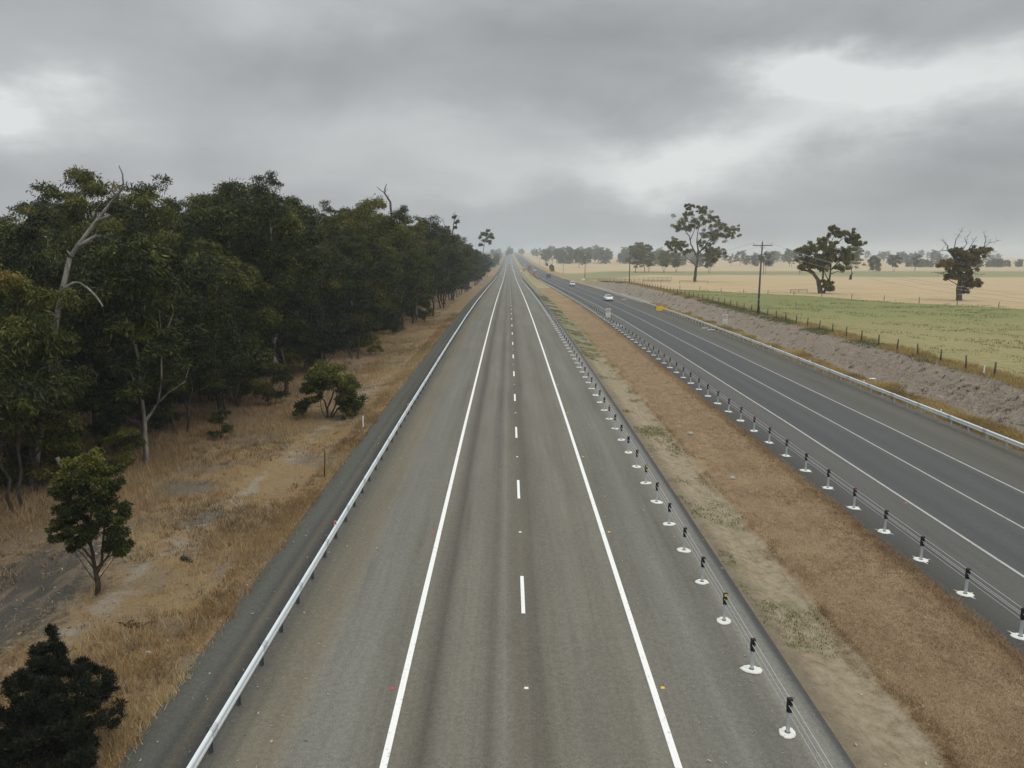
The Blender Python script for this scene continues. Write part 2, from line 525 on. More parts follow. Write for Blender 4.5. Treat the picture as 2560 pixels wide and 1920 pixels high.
def mat_batter():
    m, t = newmat('mulched_batter')
    g, X, Y, Z = t.pos()
    a = t.noise(g, 0.5, 5.0, 0.65, .5)
    b = t.noise(t.scaled(g, (1.0, .6, 1.4)), 3.0, 5.0, 0.75, .8)
    fine = t.noise(g, 14.0, 4.0, 0.75)
    col = t.ramp(b, [(.26, (.160, .132, .104)), (.40, (.300, .252, .200)), (.6, (.365, .308, .247)), (.8, (.45, .387, .312))])
    col = t.mix(t.m('MULTIPLY', t.sstep(a, .56, .68), .65), col, (.33, .25, .135))
    sp2 = t.noise(t.scaled(g, (1.0, .7, 1.0)), 5.0, 5.0, 0.85, .5)
    col = t.mix(t.m('MULTIPLY', t.sstep(sp2, .54, .70), .45), col, (.130, .108, .088))
    col = t.mix(t.m('MULTIPLY', t.sstep(sp2, .46, .36), .5), col, (.47, .41, .35))
    # weeds along the top, dry grass along the foot
    top = t.m('MULTIPLY', t.sstep(X, 36.6, 38.2), t.sstep(b, .34, .6))
    col = t.mix(t.m('MULTIPLY', top, .7), col, (.140, .145, .065))
    foot = t.m('SUBTRACT', 1.0, t.sstep(t.m('ADD', X, t.m('MULTIPLY', t.m('SUBTRACT', a, .5), 2.0)), 32.9, 33.5))
    fg = t.mix(t.sstep(b, .4, .6), (.300, .200, .075), (.235, .205, .080))
    nearm = t.m('SUBTRACT', 1.0, t.sstep(Y, 125.0, 175.0))
    col = t.mix(t.m('MULTIPLY', foot, nearm), col, fg)
    dry = t.sstep(Y, 285.0, 345.0)
    col = t.mix(dry, col, (.300, .225, .125))
    v = t.m('ADD', .6, t.m('MULTIPLY', fine, .8))
    vv = t.n('ShaderNodeCombineXYZ', {0: v, 1: v, 2: v}).outputs[0]
    col = t.n('ShaderNodeVectorMath', {0: col, 1: vv}, operation='MULTIPLY').outputs[0]
    t.out(col, 0.95, 0.1, bump=t.m('ADD', fine, t.m('MULTIPLY', b, 3.0)), bstr=1.0, bdist=0.09)
    return m


def mat_field():
    m, t = newmat('pasture')
    g, X, Y, Z = t.pos()
    a = t.noise(t.scaled(g, (.035, .060, 0)), 1.0, 5.0, 0.6, .4)
    b = t.noise(t.scaled(g, (.35, .16, 0)), 1.0, 5.0, 0.65)
    c_ = t.noise(t.scaled(g, (.9, .9, 0)), 1.0, 5.0, 0.7)
    gold = t.ramp(a, [(.25, (.365, .285, .165)), (.48, (.455, .352, .212)), (.62, (.415, .315, .178)), (.8, (.350, .300, .172))])
    gold = t.mix(t.m('MULTIPLY', t.sstep(b, .52, .68), .4), gold, (.42, .325, .185))
    green = t.ramp(b, [(.25, (.215, .208, .082)), (.5, (.178, .196, .076)), (.75, (.255, .232, .104))])
    green = t.mix(t.m('MULTIPLY', t.sstep(c_, .55, .70), .5), green, (.125, .135, .050))
    # the green paddock ends on a line of posts; its near side dries off to straw
    ln = t.m('ADD', Y, t.m('MULTIPLY', X, 1.68))
    ln = t.m('ADD', ln, t.m('MULTIPLY', t.m('SUBTRACT', c_, .5), 7.0))
    ing = t.m('SUBTRACT', 1.0, t.sstep(ln, 276.0, 281.0))
    dryf = t.sstep(t.m('ADD', t.m('MULTIPLY', X, .35), t.m('ADD', Y, t.m('MULTIPLY', t.m('SUBTRACT', b, .5), 60.0))), 92.0, 165.0)
    straw = t.mix(t.sstep(c_, .45, .6), (.300, .255, .125), (.240, .222, .098))
    grn = t.mix(dryf, straw, green)
    edge = t.m('SUBTRACT', 1.0, t.sstep(t.m('ADD', X, t.m('MULTIPLY', t.m('SUBTRACT', b, .5), 3.0)), 39.0, 42.0))
    grn = t.mix(t.m('MULTIPLY', edge, .8), grn, (.235, .190, .085))
    col = t.mix(ing, gold, grn)
    # damp greener strips far out
    s1 = t.m('MULTIPLY', t.sstep(Y, 345.0, 380.0), t.m('SUBTRACT', 1.0, t.sstep(Y, 470.0, 520.0)))
    s2 = t.m('MULTIPLY', t.sstep(t.m('ADD', Y, t.m('MULTIPLY', a, 140.0)), 470.0, 500.0), t.m('SUBTRACT', 1.0, t.sstep(Y, 540.0, 600.0)))
    st = t.m('MULTIPLY', t.m('MAXIMUM', t.m('MULTIPLY', s1, t.sstep(X, 130.0, 190.0)), s2), .75)
    col = t.mix(st, col, (.170, .195, .090))
    dk = t.sstep(t.noise(t.scaled(g, (.02, .055, 0)), 1.0, 4.0, .7, .6), .66, .72)
    col = t.mix(t.m('MULTIPLY', dk, .55), col, (.13, .12, .07))
    fine = t.noise(g, 2.2, 5.0, .75)
    v = t.m('ADD', .78, t.m('MULTIPLY', fine, .44))
    vv = t.n('ShaderNodeCombineXYZ', {0: v, 1: v, 2: v}).outputs[0]
    col = t.n('ShaderNodeVectorMath', {0: col, 1: vv}, operation='MULTIPLY').outputs[0]
    t.out(col, 0.95, 0.1, bump=fine, bstr=0.8, bdist=0.15)
    return m


def mat_leaf(name, stops, objvar=0.17, trans=0.10):
    m, t = newmat(name)
    at = t.n('ShaderNodeAttribute', attribute_name='tint').outputs['Fac']
    oi = t.n('ShaderNodeObjectInfo').outputs['Random']
    f = t.m('ADD', at, t.m('MULTIPLY', t.m('SUBTRACT', oi, .5), objvar * 2), clamp=True)
    col = t.ramp(f, stops)
    p = t.n('ShaderNodeBsdfPrincipled', {'Base Color': col, 'Roughness': 0.55, 'Specular IOR Level': 0.18})
    tr = t.n('ShaderNodeBsdfTranslucent', {'Color': col})
    mxs = t.n('ShaderNodeMixShader', {0: trans, 1: p.outputs[0], 2: tr.outputs[0]})
    t.link(mxs.outputs[0], t.n('ShaderNodeOutputMaterial').inputs[0])
    return m


M_LEAF = mat_leaf('gum_leaves', [(0, (.010, .014, .003)), (.3, (.027, .034, .006)), (.55, (.060, .069, .010)), (.75, (.112, .120, .018)), (.94, (.175, .162, .030)), (1, (.22, .145, .035))])
M_LEAF_BR = mat_leaf('bright_leaves', [(0, (.018, .022, .006)), (.35, (.038, .046, .009)), (.6, (.074, .084, .015)), (.85, (.145, .150, .026)), (1, (.23, .21, .035))])
M_LEAF_DK = mat_leaf('conifer_leaves', [(0, (.005, .007, .003)), (.5, (.013, .016, .008)), (1, (.040, .042, .020))], trans=.08)
M_LEAF_FD = mat_leaf('field_gum_leaves', [(0, (.085, .080, .022)), (.4, (.175, .162, .046)), (.7, (.265, .235, .072)), (1, (.34, .26, .09))], trans=.30)
M_LEAF_BN = mat_leaf('brown_gum_leaves', [(0, (.085, .068, .026)), (.5, (.185, .150, .058)), (1, (.30, .22, .09))], trans=.30)
M_LEAF_RS = mat_leaf('russet_leaves', [(0, (.045, .036, .016)), (.5, (.085, .068, .030)), (1, (.13, .085, .04))])


def mat_bark(name, c0, c1, sc=3.0):
    m, t = newmat(name)
    g = t.n('ShaderNodeTexCoord').outputs['Object']
    n = t.noise(t.scaled(g, (1, 1, .3)), sc, 5.0, .7, .4)
    n2 = t.noise(g, sc * 6, 4.0, .7)
    c = t.mix(t.sstep(n, .38, .62), c0, c1)
    c = t.mix(t.m('MULTIPLY', n2, .35), c, tuple(x * .55 for x in c0))
    t.out(c, .9, .15, bump=n2, bstr=.6, bdist=.02)
    return m


M_BARK_DK = mat_bark('dark_bark', (.040, .030, .023), (.085, .066, .052))
M_BARK_PALE = mat_bark('pale_gum_bark', (.115, .095, .078), (.36, .335, .30), 1.6)
M_BARK_FD = mat_bark('field_gum_bark', (.075, .060, .050), (.165, .140, .122), 1.2)
M_DEAD = mat_bark('dead_wood', (.13, .12, .105), (.36, .34, .31), 1.4)
M_TWIG = mat_bark('grey_twigs', (.085, .074, .066), (.150, .135, .122), 2.0)


def mat_blade(name, stops):
    m, t = newmat(name)
    at = t.n('ShaderNodeAttribute', attribute_name='tint').outputs['Fac']
    col = t.ramp(at, stops)
    p = t.n('ShaderNodeBsdfPrincipled', {'Base Color': col, 'Roughness': 0.75, 'Specular IOR Level': 0.15})
    tr = t.n('ShaderNodeBsdfTranslucent', {'Color': col})
    mxs = t.n('ShaderNodeMixShader', {0: .25, 1: p.outputs[0], 2: tr.outputs[0]})
    t.link(mxs.outputs[0], t.n('ShaderNodeOutputMaterial').inputs[0])
    return m


M_STRAW = mat_blade('straw_blades', [(0, (.160, .108, .060)), (.3, (.265, .178, .088)), (.6, (.370, .255, .125)), (.85, (.45, .335, .18)), (1, (.52, .42, .25))])
M_RUSSET = mat_blade('russet_blades', [(0, (.215, .140, .078)), (.4, (.330, .228, .136)), (.75, (.412, .300, .186)), (1, (.52, .40, .26))])
M_GREENB = mat_blade('green_blades', [(0, (.080, .095, .028)), (.5, (.140, .160, .050)), (1, (.245, .235, .095))])
M_OCHRE = mat_blade('ochre_blades', [(0, (.235, .175, .065)), (.5, (.42, .30, .115)), (1, (.54, .43, .20))])
M_DRYWEED = mat_blade('dead_weed_blades', [(0, (.050, .042, .032)), (.5, (.105, .088, .068)), (1, (.19, .16, .12))])
M_CHIP = mat_blade('litter_chips', [(0, (.10, .085, .07)), (.5, (.26, .21, .15)), (1, (.50, .45, .36))])

M_GALV = flat('galvanised_steel', (.66, .71, .73), .45, .5, .12, .06, 3.0)
M_GALVP = flat('galvanised_post', (.50, .53, .55), .5, .5, .3, .15, 5.0)
M_DARKST = flat('dark_steel', (.085, .10, .105), .6, .4, .2)
M_ROPE = flat('wire_rope_steel', (.50, .51, .51), .5, .5, .4, .15, 9.0)
M_BLACK = flat('black_plastic', (.010, .010, .011), .55, .35)
M_COLLAR = flat('white_concrete', (.74, .73, .68), .85, .2, 0, .16, 9.0)
M_SOIL = flat('post_socket', (.10, .105, .105), .8, .2)
M_RED = flat('red_reflector', (.62, .02, .05), .35, .5)
M_YEL = flat('yellow_reflector', (.82, .50, .01), .35, .5)
M_WHITE = flat('white_plastic', (.82, .82, .80), .5, .4, 0, .04)
M_WOODP = flat('weathered_wood', (.105, .088, .070), .9, .15, 0, .35, 14.0)
M_POLE = flat('pole_timber', (.125, .108, .092), .9, .15, 0, .3, 5.0)
M_WIRE = flat('fence_wire', (.16, .15, .14), .6, .4, .3)
M_CABLE = flat('power_cable', (.46, .46, .44), .55, .4, .2)
M_SIGNW = flat('sign_white', (.78, .78, .77), .5, .4, 0, .03)
M_SIGNR = flat('sign_red', (.42, .10, .11), .5, .4)
M_SIGNK = flat('sign_black', (.06, .05, .055), .5, .4)
M_SIGNG = flat('sign_grey_text', (.34, .34, .35), .6, .3)
M_SIGNY = flat('sign_yellow', (.92, .57, .005), .5, .4, 0, .05)
M_ORANGE = flat('orange_plastic', (.62, .13, .05), .6, .3)
M_CARW = flat('white_car_paint', (.80, .83, .84), .28, .5, 0, .02)
M_CARB = flat('blue_car_paint', (.06, .14, .24), .3, .5, 0, .05)
M_CARR = flat('dull_red_paint', (.30, .07, .055), .4, .5)
M_TRY = flat('ochre_truck_paint', (.62, .34, .04), .4, .5)
M_GLASS = flat('car_glass', (.055, .065, .072), .12, .6)
M_TYRE = flat('tyre_rubber', (.014, .014, .015), .85, .2)
M_RIM = flat('wheel_rim', (.42, .42, .43), .35, .5, .6)
M_LAMP = flat('headlamp_lens', (.72, .74, .75), .2, .6)
M_ROCK = flat('pale_stone', (.42, .39, .34), .9, .2, 0, .2, 4.0)
M_STUMP = flat('charred_wood', (.028, .024, .020), .95, .1, 0, .3)
M_GREENPL = flat('sheet_metal', (.55, .56, .56), .5, .4, .2)

# ---------------------------------------------------------------- the setting
YS = np.unique(np.concatenate([np.arange(-60, 12, 4.0), np.arange(12, 70, 0.4), np.arange(70, 200, 1.0), np.arange(200, 480, 4.0), np.arange(480, 1700, 20.0), np.arange(1700, 4401, 150.0)]))
YS_ROAD = np.unique(np.concatenate([np.arange(-60, 480, 4.0), np.arange(480, 1700, 20.0), np.arange(1700, 4401, 150.0)]))


def strip(name, xs, ys, zf, mat, dz=0.0, smooth=True):
    Xg, Yg = np.meshgrid(xs, ys)
    Zg = zf(Xg, Yg) + dz
    V = np.stack([Xg, Yg, Zg], -1).reshape(-1, 3)
    nx, ny = len(xs), len(ys)
    i = (np.arange(ny - 1)[:, None] * nx + np.arange(nx - 1)[None, :]).ravel()
    F = np.stack([i, i + 1, i + nx + 1, i + nx], -1)
    o = obj(name, np_mesh(name, V, F, mat, smooth=smooth))
    return o


def z_verge(X, Y):
    amp = sst(-9.7, -11.5, X) * (1 - sst(-150, -300, X))
    return ground(X, Y) + amp * (.10 * lump(X, Y, .45, 3) + .045 * lump(X, Y, 1.7, 4))


def z_median(X, Y):
    k = sst(8.4, 8.9, X) * (1 - sst(15.2, 15.7, X))
    return ground(X, Y) + k * (.035 * lump(X, Y, 1.4, 5) + .02 * lump(X, Y, 3.4, 6)) * (1 - .8 * sst(35, 80, Y))


def z_batter(X, Y):
    k = sst(31.0, 32.0, X) * (1 - .6 * sst(37.5, 39, X)) * (1 - sst(38.2, 39, X))
    return ground(X, Y) + k * (.07 * lump(X, Y, .9, 7) + .035 * lump(X, Y, 2.6, 8))


gv = strip('ground', np.concatenate([[-4000, -1500, -600, -300, -180, -110, -80], np.arange(-60, -26, 2.0), np.arange(-26, -9.4, 0.4), [-9.5]]), YS, z_verge, mat_verge())
tag(gv, kind='structure')
rd1 = strip('road', np.array([-9.5, -8.0, -3.05, .5, 4.1, 8.35]), YS_ROAD, lambda X, Y: zr(Y) + 0 * X, M_ROAD1)
tag(rd1, kind='structure')
md = strip('median_strip', np.concatenate([np.arange(8.35, 15.65, .25), [15.7]]), YS, z_median, mat_median())
tag(md, kind='structure')
rd2 = strip('road', np.array([15.7, 19.45, 22.7, 25.9, 31.0]), YS_ROAD, lambda X, Y: zr(Y) + 0 * X, M_ROAD2)
tag(rd2, kind='structure')
bt = strip('embankment', np.arange(31.0, 39.01, .25), YS, z_batter, mat_batter())
tag(bt, kind='structure')
fd = strip('field', np.concatenate([np.arange(39, 76, 3.0), np.arange(78, 300, 12.0), np.arange(300, 801, 50.0), [1000, 1500, 2500, 4000]]), YS_ROAD,
           lambda X, Y: ground(X, Y) + (.10 * lump(X, Y, .10, 9) + .05 * lump(X, Y, .4, 10)) * sst(39, 43, X) * (1 - sst(240, 300, Y)), mat_field())
tag(fd, kind='structure')


def line_mesh(name, x, y0, y1, wd, mat, parent, dz=.006):
    ys = np.unique(np.concatenate([[y0], YS_ROAD[(YS_ROAD > y0) & (YS_ROAD < y1)], [y1]]))
    V, F = [], []
    for i, y in enumerate(ys):
        z = float(zr(y)) + dz + max(0, y - 150) * 5e-5
        V += [(x - wd / 2, y, z), (x + wd / 2, y, z)]
        if i:
            F.append((2 * i - 2, 2 * i - 1, 2 * i + 1, 2 * i))
    return obj(name, np_mesh(name, V, F, mat), parent)


line_mesh('edge_line', -3.03, -40, 1600, .18, M_LINE, rd1)
line_mesh('edge_line', 4.08, -40, 1600, .18, M_LINE, rd1)
for nm, x, mt, par in (('lane_line', .49, M_LINE, rd1),):
    V, F = [], []
    y = 24.76 - 36
    while y < 700:
        z0, z1 = float(zr(y)), float(zr(y + 3))
        o = len(V)
        q = .006 + max(0, y - 150) * 5e-5
        V += [(x - .065, y, z0 + q), (x + .065, y, z0 + q), (x + .065, y + 3, z1 + q), (x - .065, y + 3, z1 + q)]
        F.append((o, o + 1, o + 2, o + 3))
        y += 12
    obj(nm, np_mesh(nm, V, F, mt), par)
line_mesh('edge_line', 19.45, -40, 1400, .13, M_LINE2, rd2)
line_mesh('lane_line', 22.74, -40, 1400, .10, M_LINE2, rd2)
line_mesh('edge_line', 25.93, -40, 1400, .11, M_LINE2, rd2)


# ---------------------------------------------------------------- grass and litter (nobody could count it)
def blades(name, mat, xy, zfun, nb, h, wd, lean, tint, seed, spread=.08):
    r = np.random.default_rng(seed)
    n = len(xy)
    P = np.repeat(xy, nb, 0) + r.normal(0, spread, (n * nb, 2))
    hh = np.repeat(h, nb) * r.uniform(.5, 1.15, n * nb)
    tt = np.clip(np.repeat(tint, nb) + r.normal(0, .14, n * nb), 0, 1)
    z = zfun(P[:, 0], P[:, 1]) - .015
    a = r.uniform(0, 6.283, n * nb)
    l = lean * r.uniform(.2, 1.0, n * nb) * hh
    b = r.uniform(0, 6.283, n * nb)
    ws = wd * r.uniform(.6, 1.3, n * nb)
    c = np.stack([P[:, 0], P[:, 1], z], -1)
    s = np.stack([np.cos(b), np.sin(b), 0 * b], -1) * ws[:, None] / 2
    tip = c + np.stack([np.cos(a) * l, np.sin(a) * l, hh], -1)
    V = np.stack([c - s, c + s, tip], 1).reshape(-1, 3)
    F = np.arange(len(V)).reshape(-1, 3)
    return obj(name, np_mesh(name, V, F, mat, {'tint': tt}))


r = np.random.default_rng(21)


def scatter(n, x0, x1, ylo, yhi, pw=1.0):
    """points denser towards the camera"""
    u = r.random(n)
    y = ylo + (yhi - ylo) * u ** pw
    x = r.uniform(x0, x1, n)
    return np.stack([x, y], -1)


def bare_mask(x, y):
    """1 on the gravel track and bare soil of the verge, where little grows"""
    k = np.exp(-(((x + 18.4) / 2.6) ** 2 + ((y - 26.0) / 7.5) ** 2) ** 2)
    k = np.maximum(k, np.exp(-(((x + 17.2) / 1.6) ** 2 + ((y - 39.6) / 1.3) ** 2) ** 2))
    k = np.maximum(k, .7 * np.exp(-((x + 15.9 - .055 * y) / .7) ** 2))
    return k


pts = scatter(42000, -30, -9.6, 15, 135, 1.9)
dn = .5 + .5 * lump(pts[:, 0], pts[:, 1], .55, 31)
keep = (r.random(len(pts)) < np.clip(.25 + 1.0 * dn, .08, 1) * (1 - .93 * bare_mask(pts[:, 0], pts[:, 1])))
pts = pts[keep]
hgt = np.clip(.20 + .16 * lump(pts[:, 0], pts[:, 1], .35, 32) + .12 * sst(-14, -22, pts[:, 0]), .08, .6)
tn = np.clip(.50 + .22 * lump(pts[:, 0], pts[:, 1], .3, 33), .1, .9)
o = blades('dry_grass', M_STRAW, pts, z_verge, 6, hgt, .030, .9, tn, 41, .11)
tag(o, 'straw coloured dry grass over the verge below the wood', 'grass', kind='stuff')
pts = np.concatenate([scatter(5200, -10.7, -9.35, 15, 150, 1.7), scatter(2500, -16, -13, 60, 200, 1.0)])
hgt = .22 + .12 * lump(pts[:, 0], pts[:, 1], .8, 34)
o = blades('roadside_grass', M_STRAW, pts, z_verge, 7, np.clip(hgt, .12, .6), .03, .8, np.clip(.62 + .25 * lump(pts[:, 0], pts[:, 1], .5, 35), 0, 1), 42, .10)
tag(o, 'orange dry grass in a ragged line along the gravel shoulder', 'grass', kind='stuff')
pts = scatter(5200, -24, -10.2, 16, 120, 1.5)
gk = lump(pts[:, 0], pts[:, 1], .5, 301) + .5 * lump(pts[:, 0], pts[:, 1], 1.6, 302)
pts = pts[(gk > .25) & (bare_mask(pts[:, 0], pts[:, 1]) < .4)]
o = blades('tall_grass', M_STRAW, pts, z_verge, 5, np.full(len(pts), .62), .026, .75, np.full(len(pts), .80), 303, .13)
tag(o, 'tall blond grass stalks standing in patches on the verge', 'grass', kind='stuff')
pts = scatter(3600, -24, -10, 16, 110, 1.5)
gk = lump(pts[:, 0], pts[:, 1], .8, 304) + .6 * lump(pts[:, 0], pts[:, 1], 2.3, 305)
pts = pts[gk > .55]
o = blades('dead_weeds', M_DRYWEED, pts, z_verge, 8, np.full(len(pts), .26), .03, 1.1, np.full(len(pts), .4), 306, .12)
tag(o, 'grey brown dead weeds in low clumps on the verge', 'weeds', kind='stuff')
pts = scatter(9000, -40, -17, 34, 170, 1.2)
o = blades('woodland_grass', M_RUSSET, pts, z_verge, 6, np.full(len(pts), .5), .035, .7, np.full(len(pts), .45), 43, .16)
tag(o, 'brown dry grass growing under the trees of the wood', 'grass', kind='stuff')
# median: mown russet grass with a ragged edge against the dirt
pts = scatter(72000, 10.4, 15.75, 14, 290, 2.6)
ex = pts[:, 0] + .35 * lump(pts[:, 0] * .2, pts[:, 1], .9, 36) + .18 * lump(pts[:, 0], pts[:, 1], 2.5, 37)
pts = pts[ex > 10.85]
hg = np.clip(.07 + .02 * lump(pts[:, 0], pts[:, 1], .8, 38) * (1 - sst(30, 70, pts[:, 1])) + .12 * sst(15.0, 15.6, pts[:, 0]), .06, .3)
o = blades('median_grass', M_RUSSET, pts, z_median, 6, hg, .026, 1.3, np.clip(.50 + .16 * lump(pts[:, 0], pts[:, 1] * .4, .7, 39) + .35 * sst(50, 160, pts[:, 1]), 0, 1), 44, .09)
tag(o, 'short russet dry grass filling the median strip', 'grass', kind='stuff')
pts = np.concatenate([scatter(2600, 8.5, 10.9, 18, 70, 1.3), scatter(9000, 8.5, 10.6, 50, 230, 1.0)])
gk = lump(pts[:, 0], pts[:, 1], .7, 40) + .4 * lump(pts[:, 0], pts[:, 1], 2.0, 45)
pts = pts[gk > .42 - .35 * sst(60, 120, pts[:, 1])]
o = blades('weeds', M_GREENB, pts, z_median, 6, np.full(len(pts), .12), .03, 1.2, np.full(len(pts), .5), 46, .10)
tag(o, 'green weeds in patches on the pale dirt of the median', 'grass', kind='stuff')
yq = 16 + 110 * r.random(5200) ** 1.7
pts = np.stack([10.9 + r.normal(0, .10, 5200) - .35 * lump(10.9 * .2 + 0 * yq, yq, .9, 36) - .18 * lump(10.9 + 0 * yq, yq, 2.5, 37), yq], -1)
pts = pts[(lump(pts[:, 0], pts[:, 1], 1.5, 81) > .0) & (r.random(len(pts)) < .45)]
o = blades('edge_grass', M_STRAW, pts, z_median, 6, np.full(len(pts), .12), .026, 1.2, np.full(len(pts), .42), 82, .16)
tag(o, 'ragged tufts of longer grass where the median dirt meets the dry grass', 'grass', kind='stuff')
# embankment
pts = scatter(16000, 30.9, 33.9, 36, 178, 1.3)
kx = pts[:, 0] + .5 * lump(pts[:, 0] * .3, pts[:, 1], .5, 47)
pts = pts[kx < 33.35]
o = blades('bank_grass', M_OCHRE, pts, z_batter, 6, np.full(len(pts), .32), .05, .9, np.clip(.5 + .3 * lump(pts[:, 0], pts[:, 1], .6, 48), 0, 1), 49, .12)
tag(o, 'ochre grass along the foot of the mulched embankment', 'grass', kind='stuff')
pts = scatter(7000, 36.9, 39.6, 45, 330, 1.2)
gk = lump(pts[:, 0], pts[:, 1], .25, 50)
o = blades('bank_weeds', M_GREENB, pts[gk > .15], z_batter, 6, np.full((gk > .15).sum(), .30), .06, 1.0, np.full((gk > .15).sum(), .45), 51, .2)
tag(o, 'green weeds growing along the top of the embankment', 'grass', kind='stuff')
p2 = pts[gk <= .35]
o = blades('fence_grass', M_OCHRE, np.stack([p2[:, 0] + .7, p2[:, 1]], -1), lambda X, Y: ground(X, Y), 6, np.full(len(p2), .42), .06, .8, np.full(len(p2), .45), 52, .2)
tag(o, 'long dry grass along the paddock fence', 'grass', kind='stuff')
pts = np.concatenate([scatter(12000, 39.5, 110, 48, 200, 1.2)])
pts = pts[(pts[:, 1] + 1.68 * pts[:, 0] < 285) & (lump(pts[:, 0], pts[:, 1], .35, 53) > .05)]
o = blades('paddock_grass', M_GREENB, pts, lambda X, Y: ground(X, Y), 5, np.full(len(pts), .20), .09, 1.0, np.clip(.85 + .25 * lump(pts[:, 0], pts[:, 1], .12, 54), 0, 1), 55, .3)
tag(o, 'tufts of green grass in the near paddock', 'grass', kind='stuff')


def chips(name, mat, xy, zfun, size, tint, seed, up=.012):
    r_ = np.random.default_rng(seed)
    n = len(xy)
    L = size * r_.uniform(.5, 1.6, n)
    Wd = L * r_.uniform(.15, .5, n)
    a = r_.uniform(0, 6.283, n)
    tl = r_.normal(0, .25, (n, 2))
    c = np.stack([xy[:, 0], xy[:, 1], zfun(xy[:, 0], xy[:, 1]) + up], -1)
    u = np.stack([np.cos(a), np.sin(a), tl[:, 0]], -1) * L[:, None] / 2
    v = np.stack([-np.sin(a), np.cos(a), tl[:, 1]], -1) * Wd[:, None] / 2
    V = np.stack([c - u, c + v, c + u, c - v], 1).reshape(-1, 3)
    return obj(name, np_mesh(name, V, np.arange(len(V)).reshape(-1, 4), mat, {'tint': np.clip(tint + r_.normal(0, .25, n), 0, 1)}))


o = chips('leaf_litter', M_CHIP, scatter(7000, -26, -9.4, 15, 75, 1.4), z_verge, .115, .50, 61, .03)
tag(o, 'pale fallen bark and leaves scattered on the verge', 'leaf litter', kind='stuff')
o = chips('mulch', M_CHIP, scatter(42000, 33.0, 37.8, 40, 330, 1.9), z_batter, .13, .46, 62, .05)
tag(o, 'grey wood mulch spread over the embankment', 'mulch', kind='stuff')
o = chips('road_litter', M_CHIP, np.concatenate([scatter(260, -9.4, -5.0, 16, 70, 1.3), scatter(200, 4.4, 10.6, 17, 60, 1.3), scatter(120, 11, 15.5, 18, 60, 1.3)]), lambda X, Y: np.where(X < 8.35, zr(Y), z_median(X, Y)), .09, .85, 63, .03)
tag(o, 'small pale leaves and stones strewn over the shoulders', 'litter', kind='stuff')


pts = scatter(330, 33.6, 38.4, 42, 260, 1.5)
pts = np.repeat(pts, 5, 0) + r.normal(0, .10, (len(pts) * 5, 2))
o = blades('bank_tufts', M_DRYWEED, pts, z_batter, 4, np.full(len(pts), .20), .045, 1.0, np.full(len(pts), .60), 71, .08)
tag(o, 'small dead tufts dotted over the mulched embankment', 'weeds', kind='stuff')


# ---------------------------------------------------------------- wire rope barriers
def collar_mesh(seed):
    r_ = np.random.default_rng(seed)
    n = 22
    b = B()
    rr = [.245 * (1 + .10 * math.sin(2 * k * 6.283 / n + seed) + r_.normal(0, .05)) for k in range(n)]
    lo = [(rr[k] * 1.05 * math.cos(6.283 * k / n), rr[k] * math.sin(6.283 * k / n), .008) for k in range(n)]
    up = [(rr[k] * .96 * math.cos(6.283 * k / n), rr[k] * .92 * math.sin(6.283 * k / n), .035) for k in range(n)]
    b.add(lo + up, [(k, (k + 1) % n, n + (k + 1) % n, n + k) for k in range(n)] + [tuple(range(n, 2 * n))])
    return b.mesh('concrete_collar', M_COLLAR)


COLLARS = [collar_mesh(s) for s in range(6)]
_b = B()
_b.box((0, -.034, .50), (.085, .012, .96)).box((-.037, 0, .50), (.012, .056, .96)).box((.037, 0, .50), (.012, .056, .96))
POST_ME = _b.mesh('steel_post', M_GALVP)
_b = B()
_b.box((0, 0, .895), (.135, .105, .19), .012).box((-.025, 0, .745), (.085, .105, .13), .010).box((0, 0, .645), (.125, .10, .11), .012).box((.045, 0, .775), (.045, .09, .035), .006)
CAP_ME = _b.mesh('plastic_cap', M_BLACK)
_b = B()
_b.cyl((0, 0, .038), .075, .012, 14)
SOCK_ME = _b.mesh('socket', M_SOIL)
_b = B()
_b.box((0, -.058, .925), (.095, .012, .085), .004)
REFY_ME = _b.mesh('reflector', M_YEL)
REFR_ME = _b.mesh('reflector', M_RED)
_b = B()
_n, _pts = 40, []
for _k in range(_n):
    _a = 6.2832 * _k / _n
    _d = min(abs((_a - q + 3.1416) % 6.2832 - 3.1416) for q in (.5, 2.2, 3.55, 5.2))
    _q = .46 if _d < .06 else .235
    _pts.append((math.cos(_a) * _q, math.sin(_a) * _q, .0105))
_b.add(_pts, [tuple(range(_n))])
SPOKE_ME = _b.mesh('spilled_grout', M_COLLAR)


